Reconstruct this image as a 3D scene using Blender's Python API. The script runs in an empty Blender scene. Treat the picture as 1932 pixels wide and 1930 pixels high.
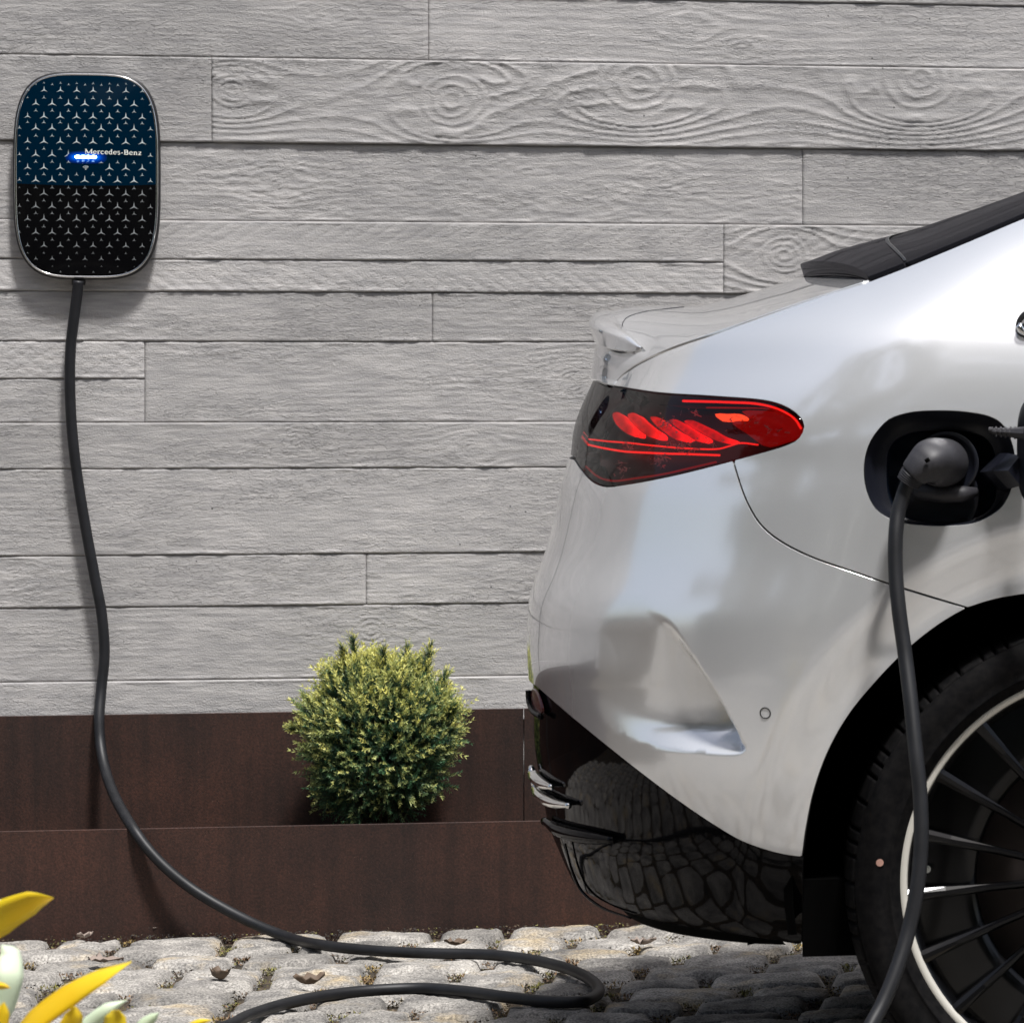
import bpy, bmesh, math, random
import numpy as np
from mathutils import Vector, Matrix
from mathutils.geometry import delaunay_2d_cdt
R_ = math.radians
scene = bpy.context.scene
COL = scene.collection

# ------------------------------------------------------------------ camera
F = 8448.0; U0 = 3300.0; V0 = 720.0; H = 1.027      # focal length and principal point in photo units (1932 wide)
cam_d = bpy.data.cameras.new('camera'); cam = bpy.data.objects.new('camera', cam_d); COL.objects.link(cam)
cam.location = (0, 0, H); cam.rotation_euler = (R_(90), 0, 0)
cam_d.sensor_width = 36; cam_d.sensor_fit = 'HORIZONTAL'; cam_d.lens = 36*F/1932
cam_d.shift_y = -245/1932; cam_d.shift_x = (966-U0)/1932; cam_d.clip_start = 0.1; cam_d.clip_end = 500
cam_d.dof.use_dof = True; cam_d.dof.focus_distance = 7.3; cam_d.dof.aperture_fstop = 22
scene.camera = cam
# ------------------------------------------------------------------ sky and sun
SUN_DIR = Vector((-0.24, 0.32, -0.915)).normalized()      # the way the light travels
world = bpy.data.worlds.new('World'); scene.world = world; world.use_nodes = True
wn = world.node_tree; bg = wn.nodes['Background']
sky = wn.nodes.new('ShaderNodeTexSky'); sky.sky_type = 'NISHITA'; sky.sun_disc = False
sky.sun_elevation = math.asin(-SUN_DIR.z)
sky.sun_rotation = math.atan2(-SUN_DIR.x, -SUN_DIR.y)
sky.air_density = 1.0; sky.dust_density = 3.0; sky.ozone_density = 0.6
whs = wn.nodes.new('ShaderNodeHueSaturation'); whs.inputs['Saturation'].default_value = .70
wn.links.new(sky.outputs[0], whs.inputs['Color']); wn.links.new(whs.outputs[0], bg.inputs[0]); bg.inputs[1].default_value = 0.115
sl = bpy.data.lights.new('sun', 'SUN'); sl.energy = 4.3; sl.angle = R_(7.0); sl.color = (1, .982, .962)
so = bpy.data.objects.new('sun', sl); COL.objects.link(so)
so.rotation_euler = SUN_DIR.to_track_quat('-Z', 'Y').to_euler(); so.location = (3, -3, 6)
scene.view_settings.view_transform = 'Standard'; scene.view_settings.look = 'None'
scene.view_settings.gamma = 1; scene.view_settings.exposure = 0.38
scene.view_settings.use_curve_mapping = False

rng = np.random.default_rng(7); random.seed(7)
# ------------------------------------------------------------------ frames
A_ = R_(12.16); ca, sa = math.cos(A_), math.sin(A_)      # the wall and the car run parallel, turned 12 degrees
P0 = np.array([(966-U0)*8.42/F, 8.42])                               # a point on the front face of the steel trough

def along(p, d, z):
    """wall frame: p metres along, d metres behind the trough's front face, z up -> world"""
    return (P0[0] + p*ca - d*sa, P0[1] + p*sa + d*ca, z)

def onwall(u, v, d):
    """photo point -> wall frame (p, z) on the plane d behind the trough front"""
    tx = (u-U0)/F
    k = (d + (-sa*P0[0] + ca*P0[1]))/(ca - sa*tx)
    x, y = k*tx, k
    return ((x-P0[0])*ca + (y-P0[1])*sa, H - (v-V0)*k/F)

def at(u, v, y):
    return ((u-U0)*y/F, y, H - (v-V0)*y/F)

def on_ground(u, v, z=0.0):
    y = (H-z)*F/(v-V0)
    return at(u, v, y)

# ------------------------------------------------------------------ object helpers
def tag(o, label=None, cat=None, group=None, kind=None):
    if label: o['label'] = label
    if cat: o['category'] = cat
    if group: o['group'] = group
    if kind: o['kind'] = kind
    return o

def thing(name, loc, label, cat, group=None):
    o = bpy.data.objects.new(name, None); COL.objects.link(o); o.location = loc
    o.empty_display_size = .1
    return tag(o, label, cat, group)

def root_loc(o):
    l = Vector((0, 0, 0))
    while o is not None:
        l += o.location if o.type == 'EMPTY' else Vector((0, 0, 0)); o = o.parent
    return l

def link(name, me, mat=None, parent=None):
    o = bpy.data.objects.new(name, me); COL.objects.link(o)
    if mat is not None and not me.materials: me.materials.append(mat)
    if parent is not None:
        o.parent = parent
        if parent.type == 'EMPTY': o.matrix_parent_inverse = Matrix.Translation(-root_loc(parent))
    return o

def mesh(name, verts, faces, mat=None, parent=None, smooth=True, normals=None, mats=None, fm=None):
    me = bpy.data.meshes.new(name)
    verts = np.asarray(verts, dtype=np.float64).reshape(-1, 3)
    if isinstance(faces, np.ndarray) and faces.ndim == 2:
        n, k = faces.shape
        me.vertices.add(len(verts)); me.vertices.foreach_set('co', verts.astype(np.float32).ravel())
        me.loops.add(n*k); me.loops.foreach_set('vertex_index', faces.astype(np.int32).ravel())
        me.polygons.add(n); me.polygons.foreach_set('loop_start', np.arange(0, n*k, k, dtype=np.int32))
        me.update(calc_edges=True)
    else:
        me.from_pydata([tuple(v) for v in verts], [], [tuple(int(i) for i in f) for f in faces])
    me.validate(verbose=False)
    me.polygons.foreach_set('use_smooth', np.full(len(me.polygons), smooth))
    if mats:
        for m in mats: me.materials.append(m)
        if fm is not None and len(fm) == len(me.polygons): me.polygons.foreach_set('material_index', np.asarray(fm, dtype=np.int32))
    me.update()
    if normals is not None and len(normals) == len(me.vertices):
        me.normals_split_custom_set_from_vertices([tuple(n) for n in normals])
    return link(name, me, mat, parent)

def crom(pts, n, closed=False):
    """smooth curve through points, n samples per span"""
    P = np.asarray(pts, float); m = len(P); out = []
    spans = m if closed else m-1
    for i in range(spans):
        if closed: a, b, c, d = P[(i-1) % m], P[i], P[(i+1) % m], P[(i+2) % m]
        else: a, b, c, d = P[max(i-1, 0)], P[i], P[i+1], P[min(i+2, m-1)]
        # centripetal style tangents
        def L(p, q): return max(np.linalg.norm(q-p), 1e-9)**.5
        t01, t12, t23 = L(a, b), L(b, c), L(c, d)
        if np.allclose(a, b): m1 = c-b
        else: m1 = t12*((b-a)/t01 - (c-a)/(t01+t12) + (c-b)/t12)
        if np.allclose(c, d): m2 = c-b
        else: m2 = t12*((c-b)/t12 - (d-b)/(t12+t23) + (d-c)/t23)
        for k in range(n):
            t = k/n; t2, t3 = t*t, t*t*t
            out.append((2*t3-3*t2+1)*b + (t3-2*t2+t)*m1 + (-2*t3+3*t2)*c + (t3-t2)*m2)
    if not closed: out.append(P[-1])
    return np.array(out)

def resample(C, step, closed=False):
    C = np.asarray(C, float)
    if closed: C = np.vstack([C, C[:1]])
    d = np.r_[0, np.cumsum(np.linalg.norm(np.diff(C, axis=0), axis=1))]
    n = max(2, int(round(d[-1]/step)))
    t = np.linspace(0, d[-1], n+1)
    if closed: t = t[:-1]
    return np.stack([np.interp(t, d, C[:, i]) for i in range(C.shape[1])], 1)

def tube(path, rad, seg=14, caps=True, up=(0, 0, 1)):
    """round tube along a path, radius per point; returns verts, faces"""
    P = np.asarray(path, float); n = len(P); rad = np.broadcast_to(np.asarray(rad, float), (n,))
    T = np.gradient(P, axis=0); T /= np.linalg.norm(T, axis=1)[:, None]
    N = np.zeros_like(T); u = np.cross(T[0], up)
    if np.linalg.norm(u) < 1e-3: u = np.cross(T[0], (1, 0, 0))
    N[0] = u/np.linalg.norm(u)
    for i in range(1, n):
        v = N[i-1] - T[i]*np.dot(N[i-1], T[i]); N[i] = v/np.linalg.norm(v)
    B = np.cross(T, N); V = []
    ang = np.linspace(0, 2*np.pi, seg, endpoint=False)
    for i in range(n):
        V.append(P[i] + rad[i]*(np.cos(ang)[:, None]*N[i] + np.sin(ang)[:, None]*B[i]))
    V = np.vstack(V); Fc = []
    for i in range(n-1):
        for j in range(seg):
            k = (j+1) % seg
            Fc.append((i*seg+j, i*seg+k, (i+1)*seg+k, (i+1)*seg+j))
    if caps:
        Fc.append(tuple(range(seg-1, -1, -1))); Fc.append(tuple((n-1)*seg+j for j in range(seg)))
    return V, Fc

class MB:
    def __init__(s): s.v = []; s.f = []; s.n = 0
    def add(s, V, Fc):
        V = np.asarray(V, float).reshape(-1, 3); s.v.append(V)
        s.f += [tuple(i+s.n for i in f) for f in Fc]; s.n += len(V); return s
    def box(s, c, size, rz=0):
        x, y, z = [q/2 for q in size]; cr, sr = math.cos(rz), math.sin(rz)
        V = [(a*x, b*y, d*z) for a in (-1, 1) for b in (-1, 1) for d in (-1, 1)]
        V = [(c[0]+p[0]*cr-p[1]*sr, c[1]+p[0]*sr+p[1]*cr, c[2]+p[2]) for p in V]
        return s.add(V, [(0, 1, 3, 2), (4, 6, 7, 5), (0, 4, 5, 1), (2, 3, 7, 6), (0, 2, 6, 4), (1, 5, 7, 3)])
    def build(s, name, mat, parent=None, smooth=True, **k):
        return mesh(name, np.vstack(s.v), s.f, mat, parent, smooth, **k)

def smooth01(x): x = np.clip(x, 0, 1); return x*x*(3-2*x)

# numpy value noise
_lat = rng.random((256, 256))
def vnoise(x, y, seed=0):
    x = np.asarray(x, float) + seed*17.37; y = np.asarray(y, float) + seed*9.73
    xi = np.floor(x).astype(int); yi = np.floor(y).astype(int); fx = x-xi; fy = y-yi
    fx = fx*fx*(3-2*fx); fy = fy*fy*(3-2*fy)
    g = lambda a, b: _lat[a & 255, b & 255]
    return (g(xi, yi)*(1-fx)+g(xi+1, yi)*fx)*(1-fy) + (g(xi, yi+1)*(1-fx)+g(xi+1, yi+1)*fx)*fy
def fbm(x, y, seed=0, o=3):
    s = 0; a = .5; t = 0
    for i in range(o): s = s + a*vnoise(x*2**i, y*2**i, seed+i*3); t += a; a *= .5
    return s/t

# ------------------------------------------------------------------ materials
def mat(name, col=(.5, .5, .5), rough=.5, metal=0., **kw):
    m = bpy.data.materials.new(name); m.use_nodes = True
    b = m.node_tree.nodes['Principled BSDF']
    b.inputs['Base Color'].default_value = (*col, 1); b.inputs['Roughness'].default_value = rough
    b.inputs['Metallic'].default_value = metal
    for k, v in kw.items():
        b.inputs[k.replace('_', ' ')].default_value = v
    return m
def nd(m, t, **kw):
    n = m.node_tree.nodes.new(t)
    for k, v in kw.items(): setattr(n, k, v)
    return n
def bsdf(m): return m.node_tree.nodes['Principled BSDF']
def lk(m, a, b): m.node_tree.links.new(a, b)
def noise_to(m, scale, c0, c1, sock='Base Color', detail=4, lo=.35, hi=.65, vec=None, rough=.6):
    n = nd(m, 'ShaderNodeTexNoise'); n.inputs['Scale'].default_value = scale; n.inputs['Detail'].default_value = detail
    n.inputs['Roughness'].default_value = rough
    r = nd(m, 'ShaderNodeValToRGB'); r.color_ramp.elements[0].position = lo; r.color_ramp.elements[1].position = hi
    r.color_ramp.elements[0].color = (*c0, 1); r.color_ramp.elements[1].color = (*c1, 1)
    if vec is None:
        tc = nd(m, 'ShaderNodeTexCoord'); vec = tc.outputs['Object']
    lk(m, vec, n.inputs['Vector']); lk(m, n.outputs[0], r.inputs[0])
    if sock: lk(m, r.outputs[0], bsdf(m).inputs[sock])
    return n, r
def bump(m, src, dist, strength=1.0, prev=None):
    b = nd(m, 'ShaderNodeBump'); b.inputs['Distance'].default_value = dist; b.inputs['Strength'].default_value = strength
    lk(m, src, b.inputs['Height'])
    if prev is not None: lk(m, prev.outputs[0], b.inputs['Normal'])
    lk(m, b.outputs[0], bsdf(m).inputs['Normal']); return b
def mixc(m, fac, a, b, mode='MIX'):
    x = nd(m, 'ShaderNodeMix', data_type='RGBA', blend_type=mode)
    if isinstance(fac, (int, float)): x.inputs[0].default_value = fac
    else: lk(m, fac, x.inputs[0])
    for i, v in ((6, a), (7, b)):
        if isinstance(v, tuple): x.inputs[i].default_value = (*v, 1)
        else: lk(m, v, x.inputs[i])
    return x.outputs[2]

M = {}
# board marked concrete: only colour, pores and fine grain here, the relief is geometry
m = M['concrete'] = mat('board_marked_concrete', rough=.82)
n, r = noise_to(m, 2.2, (.345, .337, .332), (.430, .418, .411), sock=None, detail=6)
mp = nd(m, 'ShaderNodeMapping'); mp.inputs['Scale'].default_value = (1, 1, 9); tc = nd(m, 'ShaderNodeTexCoord')
mp.inputs['Rotation'].default_value = (0, 0, 0)
lk(m, tc.outputs['Object'], mp.inputs[0])
n2, r2 = noise_to(m, 14, (.78, .78, .79), (1.12, 1.11, 1.1), sock=None, detail=6, vec=mp.outputs[0])
oi = nd(m, 'ShaderNodeObjectInfo'); ro = nd(m, 'ShaderNodeMapRange'); ro.inputs[3].default_value = .88; ro.inputs[4].default_value = 1.10
lk(m, oi.outputs['Random'], ro.inputs[0])
c1 = mixc(m, 1., r.outputs[0], r2.outputs[0], 'MULTIPLY')
hsv = nd(m, 'ShaderNodeHueSaturation'); lk(m, ro.outputs[0], hsv.inputs['Value']); lk(m, c1, hsv.inputs['Color'])
vo = nd(m, 'ShaderNodeTexVoronoi'); vo.inputs['Scale'].default_value = 26; lk(m, tc.outputs['Object'], vo.inputs['Vector'])
ppr = nd(m, 'ShaderNodeValToRGB'); ppr.color_ramp.elements[0].position = .035; ppr.color_ramp.elements[1].position = .055
ppr.color_ramp.elements[0].color = (.18, .18, .18, 1); ppr.color_ramp.elements[1].color = (1, 1, 1, 1)
lk(m, vo.outputs['Distance'], ppr.inputs[0])
nn = nd(m, 'ShaderNodeTexNoise'); nn.inputs['Scale'].default_value = 3; lk(m, tc.outputs['Object'], nn.inputs['Vector'])
gt = nd(m, 'ShaderNodeMath', operation='GREATER_THAN'); gt.inputs[1].default_value = .56; lk(m, nn.outputs[0], gt.inputs[0])
c2 = mixc(m, gt.outputs[0], hsv.outputs[0], mixc(m, 1., hsv.outputs[0], ppr.outputs[0], 'MULTIPLY'))
lk(m, c2, bsdf(m).inputs['Base Color'])
n3 = nd(m, 'ShaderNodeTexNoise'); n3.inputs['Scale'].default_value = 60; n3.inputs['Detail'].default_value = 6
mp3 = nd(m, 'ShaderNodeMapping'); mp3.inputs['Scale'].default_value = (.55, .55, 3.2); lk(m, tc.outputs['Object'], mp3.inputs[0]); lk(m, mp3.outputs[0], n3.inputs['Vector'])
n4 = nd(m, 'ShaderNodeTexNoise'); n4.inputs['Scale'].default_value = 330; n4.inputs['Detail'].default_value = 3; lk(m, tc.outputs['Object'], n4.inputs['Vector'])
n8 = nd(m, 'ShaderNodeTexNoise'); n8.inputs['Scale'].default_value = 5; n8.inputs['Detail'].default_value = 4; lk(m, mp3.outputs[0], n8.inputs['Vector'])
mp9 = nd(m, 'ShaderNodeMapping'); mp9.inputs['Scale'].default_value = (.5, .5, 1.7); lk(m, tc.outputs['Object'], mp9.inputs[0])
n9 = nd(m, 'ShaderNodeTexNoise'); n9.inputs['Scale'].default_value = 150; n9.inputs['Detail'].default_value = 5; n9.inputs['Roughness'].default_value = .65; n9.inputs['Distortion'].default_value = .6; lk(m, mp9.outputs[0], n9.inputs['Vector'])
cr1 = nd(m, 'ShaderNodeValToRGB'); cr1.color_ramp.elements[0].position = .50; cr1.color_ramp.elements[1].position = .66; lk(m, n9.outputs[0], cr1.inputs[0])
cr2 = nd(m, 'ShaderNodeValToRGB'); cr2.color_ramp.elements[0].position = .40; cr2.color_ramp.elements[1].position = .66; lk(m, n8.outputs[0], cr2.inputs[0])
mm = nd(m, 'ShaderNodeMath', operation='MULTIPLY'); lk(m, cr1.outputs[0], mm.inputs[0]); lk(m, cr2.outputs[0], mm.inputs[1])
b0 = bump(m, mm.outputs[0], .0015, .9); b1 = bump(m, n3.outputs[0], .0016, .5, b0); b2 = bump(m, n4.outputs[0], .0012, .8, b1)

m = M['corten'] = mat('weathered_steel', rough=.62, metal=.15)
n, r = noise_to(m, 3, (.021, .0105, .0080), (.038, .0165, .0110), sock=None, detail=8)
n2, r2 = noise_to(m, 260, (.65, .65, .65), (1.5, 1.42, 1.4), sock=None, detail=3)
mpc = nd(m, 'ShaderNodeMapping'); mpc.inputs['Scale'].default_value = (30, 30, 1.2); tcc = nd(m, 'ShaderNodeTexCoord'); lk(m, tcc.outputs['Object'], mpc.inputs[0])
n5, r5 = noise_to(m, 1.5, (.8, .8, .8), (1.25, 1.2, 1.2), sock=None, detail=4, vec=mpc.outputs[0])
n6, r6 = noise_to(m, 7, (0, 0, 0), (1, 1, 1), sock=None, detail=5, lo=.66, hi=.78)
cc = mixc(m, 1., mixc(m, 1., r.outputs[0], r2.outputs[0], 'MULTIPLY'), r5.outputs[0], 'MULTIPLY')
cc = mixc(m, r6.outputs[0], cc, (.05, .020, .012))
n7_, r7_ = noise_to(m, 520, (0, 0, 0), (1, 1, 1), sock=None, detail=2, lo=.70, hi=.76)
n8_, r8_ = noise_to(m, 2.6, (.55, .55, .57), (1.35, 1.28, 1.2), sock=None, detail=9, lo=.30, hi=.70, rough=.7)
cc = mixc(m, 1., cc, r8_.outputs[0], 'MULTIPLY'); cc = mixc(m, r7_.outputs[0], cc, (.12, .085, .065))
lk(m, cc, bsdf(m).inputs['Base Color']); bump(m, n2.outputs[0], .0006, .6)

m = M['paint'] = mat('silver_car_paint', (.78, .79, .805), .18, .60, Coat_Weight=1.0, Coat_Roughness=.02, Coat_IOR=1.55)
n, r = noise_to(m, 1500, (.76, .77, .785), (.81, .82, .835), detail=2)
M['gloss_black'] = mat('gloss_black_trim', (.004, .004, .0045), .05, 0, IOR=1.33)
M['black'] = mat('matt_black_plastic', (.008, .008, .009), .7)
M['liner'] = mat('black_inner_metal', (.0008, .0008, .0008), .95, 0, Specular_IOR_Level=.05)
M['glass'] = mat('dark_car_glass', (.010, .010, .012), .05, 0, IOR=1.36)
M['seal_gap_shade'] = mat('black_seal_and_gap_shade', (.012, .012, .013), .45)
def soft_gloss(name, col, gcol, rough, ior=1.45):
    m = mat(name, col, .6, 0, Specular_IOR_Level=0.0)
    g = nd(m, 'ShaderNodeBsdfGlossy'); g.inputs['Roughness'].default_value = rough; g.inputs[0].default_value = (*gcol, 1)
    f = nd(m, 'ShaderNodeFresnel'); f.inputs[0].default_value = ior; x = nd(m, 'ShaderNodeMixShader')
    lk(m, f.outputs[0], x.inputs[0]); lk(m, bsdf(m).outputs[0], x.inputs[1]); lk(m, g.outputs[0], x.inputs[2]); lk(m, x.outputs[0], m.node_tree.nodes['Material Output'].inputs[0]); return m
M['gloss_black'] = soft_gloss('gloss_black_trim', (.003, .003, .0035), (.32, .32, .33), .045)
M['glass'] = soft_gloss('dark_car_glass', (.008, .008, .010), (.25, .25, .27), .04, 1.5)
M['rim_black'] = soft_gloss('gloss_black_rim', (.003, .003, .0035), (.30, .30, .32), .16, 1.4)
M['chrome'] = mat('bright_chrome', (.8, .8, .8), .08, 1)
m = M['tyre'] = mat('tyre_rubber', (.006, .006, .007), .75, 0, Specular_IOR_Level=.05)
n, r = noise_to(m, 90, (.004, .004, .0045), (.009, .0085, .0085), detail=6)
M['rim_ring'] = mat('pale_machined_rim', (.62, .60, .54), .42, .25)
M['rim_black'] = mat('gloss_black_rim', (.003, .003, .0035), .16, 0, IOR=1.36)
M['disc'] = mat('brake_disc_metal', (.13, .11, .105), .5, .3)
m = M['cable'] = mat('black_cable_rubber', (.009, .010, .012), .50, 0, Specular_IOR_Level=.35)
n, r = noise_to(m, 25, (.007, .0075, .009), (.012, .0125, .015), detail=5)
M['plug'] = mat('dark_grey_plug_plastic', (.035, .034, .040), .52, 0, Specular_IOR_Level=.4)
n, r = noise_to(M['plug'], 700, (.020, .020, .024), (.034, .033, .038), detail=2)
M['port'] = mat('black_port_plastic', (.006, .007, .012), .38)
M['portdark'] = mat('dark_blue_port_plastic', (.004, .007, .014), .3)
M['glint_chip'] = mat('white_glint_chip', (.9, .9, .9), .3)
M['dot'] = mat('pink_balance_dot', (.42, .24, .19), .6)
M['steel'] = mat('valve_metal', (.5, .52, .5), .25, 1)

def emis(name, col, st, base=(.02, .02, .02)):
    m = mat(name, base, .4); b = bsdf(m); b.inputs['Emission Color'].default_value = (*col, 1); b.inputs['Emission Strength'].default_value = st
    return m
M['red_glow'] = emis('lit_red_lamp', (1, .006, .006), 1.0, (.25, .003, .003))
def glow_attr(m, k):
    a = nd(m, 'ShaderNodeAttribute', attribute_name='Col'); mu = nd(m, 'ShaderNodeMath', operation='MULTIPLY'); mu.inputs[1].default_value = k
    lk(m, a.outputs['Fac'], mu.inputs[0]); lk(m, mu.outputs[0], bsdf(m).inputs['Emission Strength']); bsdf(m).inputs['Specular IOR Level'].default_value = .1
glow_attr(M['red_glow'], 2.1)
M['red_line'] = emis('lit_red_light_guide', (1, .02, .015), .9, (.3, .004, .004))
M['amber'] = emis('orange_reflector', (1, .10, .03), 1.1, (.6, .1, .03))
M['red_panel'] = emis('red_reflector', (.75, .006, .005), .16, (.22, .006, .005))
M['redrefl'] = mat('dull_red_reflector', (.10, .012, .012), .15)
m = M['lens'] = bpy.data.materials.new('dark_red_lamp_lens'); m.use_nodes = True
nt = m.node_tree; nt.nodes.remove(nt.nodes['Principled BSDF'])
tr = nt.nodes.new('ShaderNodeBsdfTransparent'); tr.inputs[0].default_value = (.86, .55, .54, 1)
gl = nt.nodes.new('ShaderNodeBsdfGlossy'); gl.inputs[0].default_value = (.5, .5, .5, 1); gl.inputs['Roughness'].default_value = .03
fr = nt.nodes.new('ShaderNodeFresnel'); fr.inputs[0].default_value = 1.5
mx = nt.nodes.new('ShaderNodeMixShader'); nt.links.new(fr.outputs[0], mx.inputs[0]); nt.links.new(tr.outputs[0], mx.inputs[1]); nt.links.new(gl.outputs[0], mx.inputs[2])
nt.links.new(mx.outputs[0], nt.nodes['Material Output'].inputs[0])
m = M['lens_smoke'] = m.copy(); m.name = 'smoked_lamp_lens'
[n_ for n_ in m.node_tree.nodes if n_.type == 'BSDF_TRANSPARENT'][0].inputs[0].default_value = (.50, .14, .14, 1)

m = M['stone'] = mat('grey_cobble_stone', rough=.85)
n, r = noise_to(m, 11, (.125, .119, .112), (.350, .330, .300), sock=None, detail=8)
n2, r2 = noise_to(m, 6, (0, 0, 0), (1, 1, 1), sock=None, detail=5, lo=.55, hi=.74)
cA = mixc(m, r2.outputs[0], r.outputs[0], (.40, .31, .18))
n3, r3 = noise_to(m, 260, (.48, .48, .48), (1.45, 1.45, 1.45), sock=None, detail=3)
cB = mixc(m, 1., cA, r3.outputs[0], 'MULTIPLY')
oi = nd(m, 'ShaderNodeObjectInfo'); ro = nd(m, 'ShaderNodeMapRange'); ro.inputs[3].default_value = .72; ro.inputs[4].default_value = 1.18
lk(m, oi.outputs['Random'], ro.inputs[0]); hs = nd(m, 'ShaderNodeHueSaturation'); lk(m, ro.outputs[0], hs.inputs['Value']); lk(m, cB, hs.inputs['Color'])
lk(m, hs.outputs[0], bsdf(m).inputs['Base Color'])
bb = bump(m, n3.outputs[0], .0025, .7); n7 = nd(m, 'ShaderNodeTexNoise'); n7.inputs['Scale'].default_value = 45; n7.inputs['Detail'].default_value = 6
tcs = nd(m, 'ShaderNodeTexCoord'); lk(m, tcs.outputs['Object'], n7.inputs['Vector']); bump(m, n7.outputs[0], .008, .6, bb)
m = M['soil'] = mat('dark_joint_soil', rough=.95)
n, r = noise_to(m, 30, (.018, .014, .010), (.085, .062, .036), detail=8); bump(m, n.outputs[0], .02, 1)
def attr_mat(name, rough=.7, trans=0.):
    m = mat(name, rough=rough); a = nd(m, 'ShaderNodeAttribute', attribute_name='Col'); lk(m, a.outputs['Color'], bsdf(m).inputs['Base Color'])
    if trans:
        t = nd(m, 'ShaderNodeBsdfTranslucent'); lk(m, a.outputs['Color'], t.inputs[0])
        x = nd(m, 'ShaderNodeMixShader'); x.inputs[0].default_value = trans
        lk(m, bsdf(m).outputs[0], x.inputs[1]); lk(m, t.outputs[0], x.inputs[2]); lk(m, x.outputs[0], m.node_tree.nodes['Material Output'].inputs[0])
    return m
M['foliage'] = attr_mat('conifer_foliage', .55, .25)
M['bark'] = mat('brown_bark', (.05, .03, .02), .9)
M['moss'] = attr_mat('moss_and_litter', .9)
M['dryleaf'] = mat('dry_leaf', (.24, .19, .16), .7)
M['dryleaf_dark'] = mat('dark_dry_leaf', (.11, .075, .05), .7)
def leafmat(name, c0, c1):
    m = mat(name, rough=.45); n, r = noise_to(m, 9, c0, c1, sock=None, detail=2)
    lk(m, r.outputs[0], bsdf(m).inputs['Base Color']); t = nd(m, 'ShaderNodeBsdfTranslucent'); lk(m, r.outputs[0], t.inputs[0])
    x = nd(m, 'ShaderNodeMixShader'); x.inputs[0].default_value = .35
    lk(m, bsdf(m).outputs[0], x.inputs[1]); lk(m, t.outputs[0], x.inputs[2]); lk(m, x.outputs[0], m.node_tree.nodes['Material Output'].inputs[0]); return m
M['yellow'] = leafmat('yellow_leaf', (.86, .60, .012), (.96, .80, .04))
M['pale'] = leafmat('pale_leaf', (.70, .82, .60), (.85, .92, .75))
M['hedge'] = attr_mat('distant_foliage', .8)

# ================================================================== THE WALL
WALL_D = .30                                            # wall face behind the trough front
wall = mesh('wall', [along(*q) for q in ((-5, WALL_D+.02, -.05), (7, WALL_D+.02, -.05), (7, WALL_D+.02, 2.9), (-5, WALL_D+.02, 2.9),
            (-5, WALL_D+.32, -.05), (7, WALL_D+.32, -.05), (7, WALL_D+.32, 2.9), (-5, WALL_D+.32, 2.9))],
            [(0, 1, 2, 3), (4, 7, 6, 5), (0, 3, 7, 4), (1, 5, 6, 2), (3, 2, 6, 7), (0, 4, 5, 1)], M['concrete'], None, False)
tag(wall, 'grey concrete garden wall with the print of rough timber boards, behind the car', 'wall')
zj = lambda y0: onwall(0, y0, WALL_D)[1]
pj = lambda u: onwall(u, 500, WALL_D)[0]
J = dict(top=2.9, T2=zj(-330), T1=zj(-172), J0=zj(-21), J1=zj(103), J2=zj(265), J3=zj(414), J4=zj(488), J5=zj(549), J6=zj(644), J7=zj(715),
         J8=zj(798), J9=zj(886), J10=zj(1050), J11=zj(1148), J12=zj(1288), B=zj(1375), Z=-.02)
EL, ER = -5, 7
# (left u or None, right u or None, top joint, bottom joint, proud mm, rough amount, knots[(u, v, size mm)], saw marks)
boards = [
 (None, 600, 'top', 'T2', 0, .5, [], 0), (600, None, 'top', 'T2', 1, .5, [], 0),
 (None, 1200, 'T2', 'T1', -1, .5, [], 0), (1200, None, 'T2', 'T1', 0, .5, [], 0),
 (None, 808, 'T1', 'J1', 1.2, .8, [(600, 25, 12)], 0), (808, None, 'T1', 'J0', 2.2, .4, [], 0), (808, None, 'J0', 'J1', .6, .35, [(1302, 50, 16), (1400, 95, 10)], 0),
 (None, 400, 'J1', 'J2', 1.5, .7, [], 0), (400, None, 'J1', 'J2', 2.4, .55, [(437, 172, 28), (855, 190, 42), (1205, 155, 48), (1735, 150, 50)], 0),
 (None, 1514, 'J2', 'J3', -1.6, 1.0, [(520, 345, 15), (1245, 330, 14)], 0), (1514, None, 'J2', 'J3', -1.2, .6, [], 0),
 (None, 1365, 'J3', 'J4', 1.4, .5, [], 1), (None, 1365, 'J4', 'J5', .2, .5, [], 2), (1365, None, 'J3', 'J5', .8, .5, [(1480, 480, 30)], 1),
 (None, 815, 'J5', 'J6', -1.6, .9, [], 0), (815, None, 'J5', 'J6', -1.9, .7, [], 0),
 (None, 272, 'J6', 'J7', -1.8, .7, [], 3), (None, 272, 'J7', 'J8', -2.6, .5, [], 0), (272, None, 'J6', 'J8', -2.4, 1.0, [(1080, 720, 20)], 0),
 (None, None, 'J8', 'J9', -1.3, .5, [(556, 826, 18), (890, 848, 16)], 0),
 (None, None, 'J9', 'J10', -1.8, .45, [], 0),
 (None, 690, 'J10', 'J11', -2.6, .5, [(30, 1090, 16)], 0), (690, None, 'J10', 'J11', -3.0, .8, [], 0),
 (None, None, 'J11', 'J12', -3.8, .35, [(700, 1190, 24)], 0),
 (None, None, 'J12', 'B', -2.2, .3, [], 0)]
P_IN0, P_IN1 = onwall(-25, 900, WALL_D)[0], onwall(1960, 500, WALL_D)[0]
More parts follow.
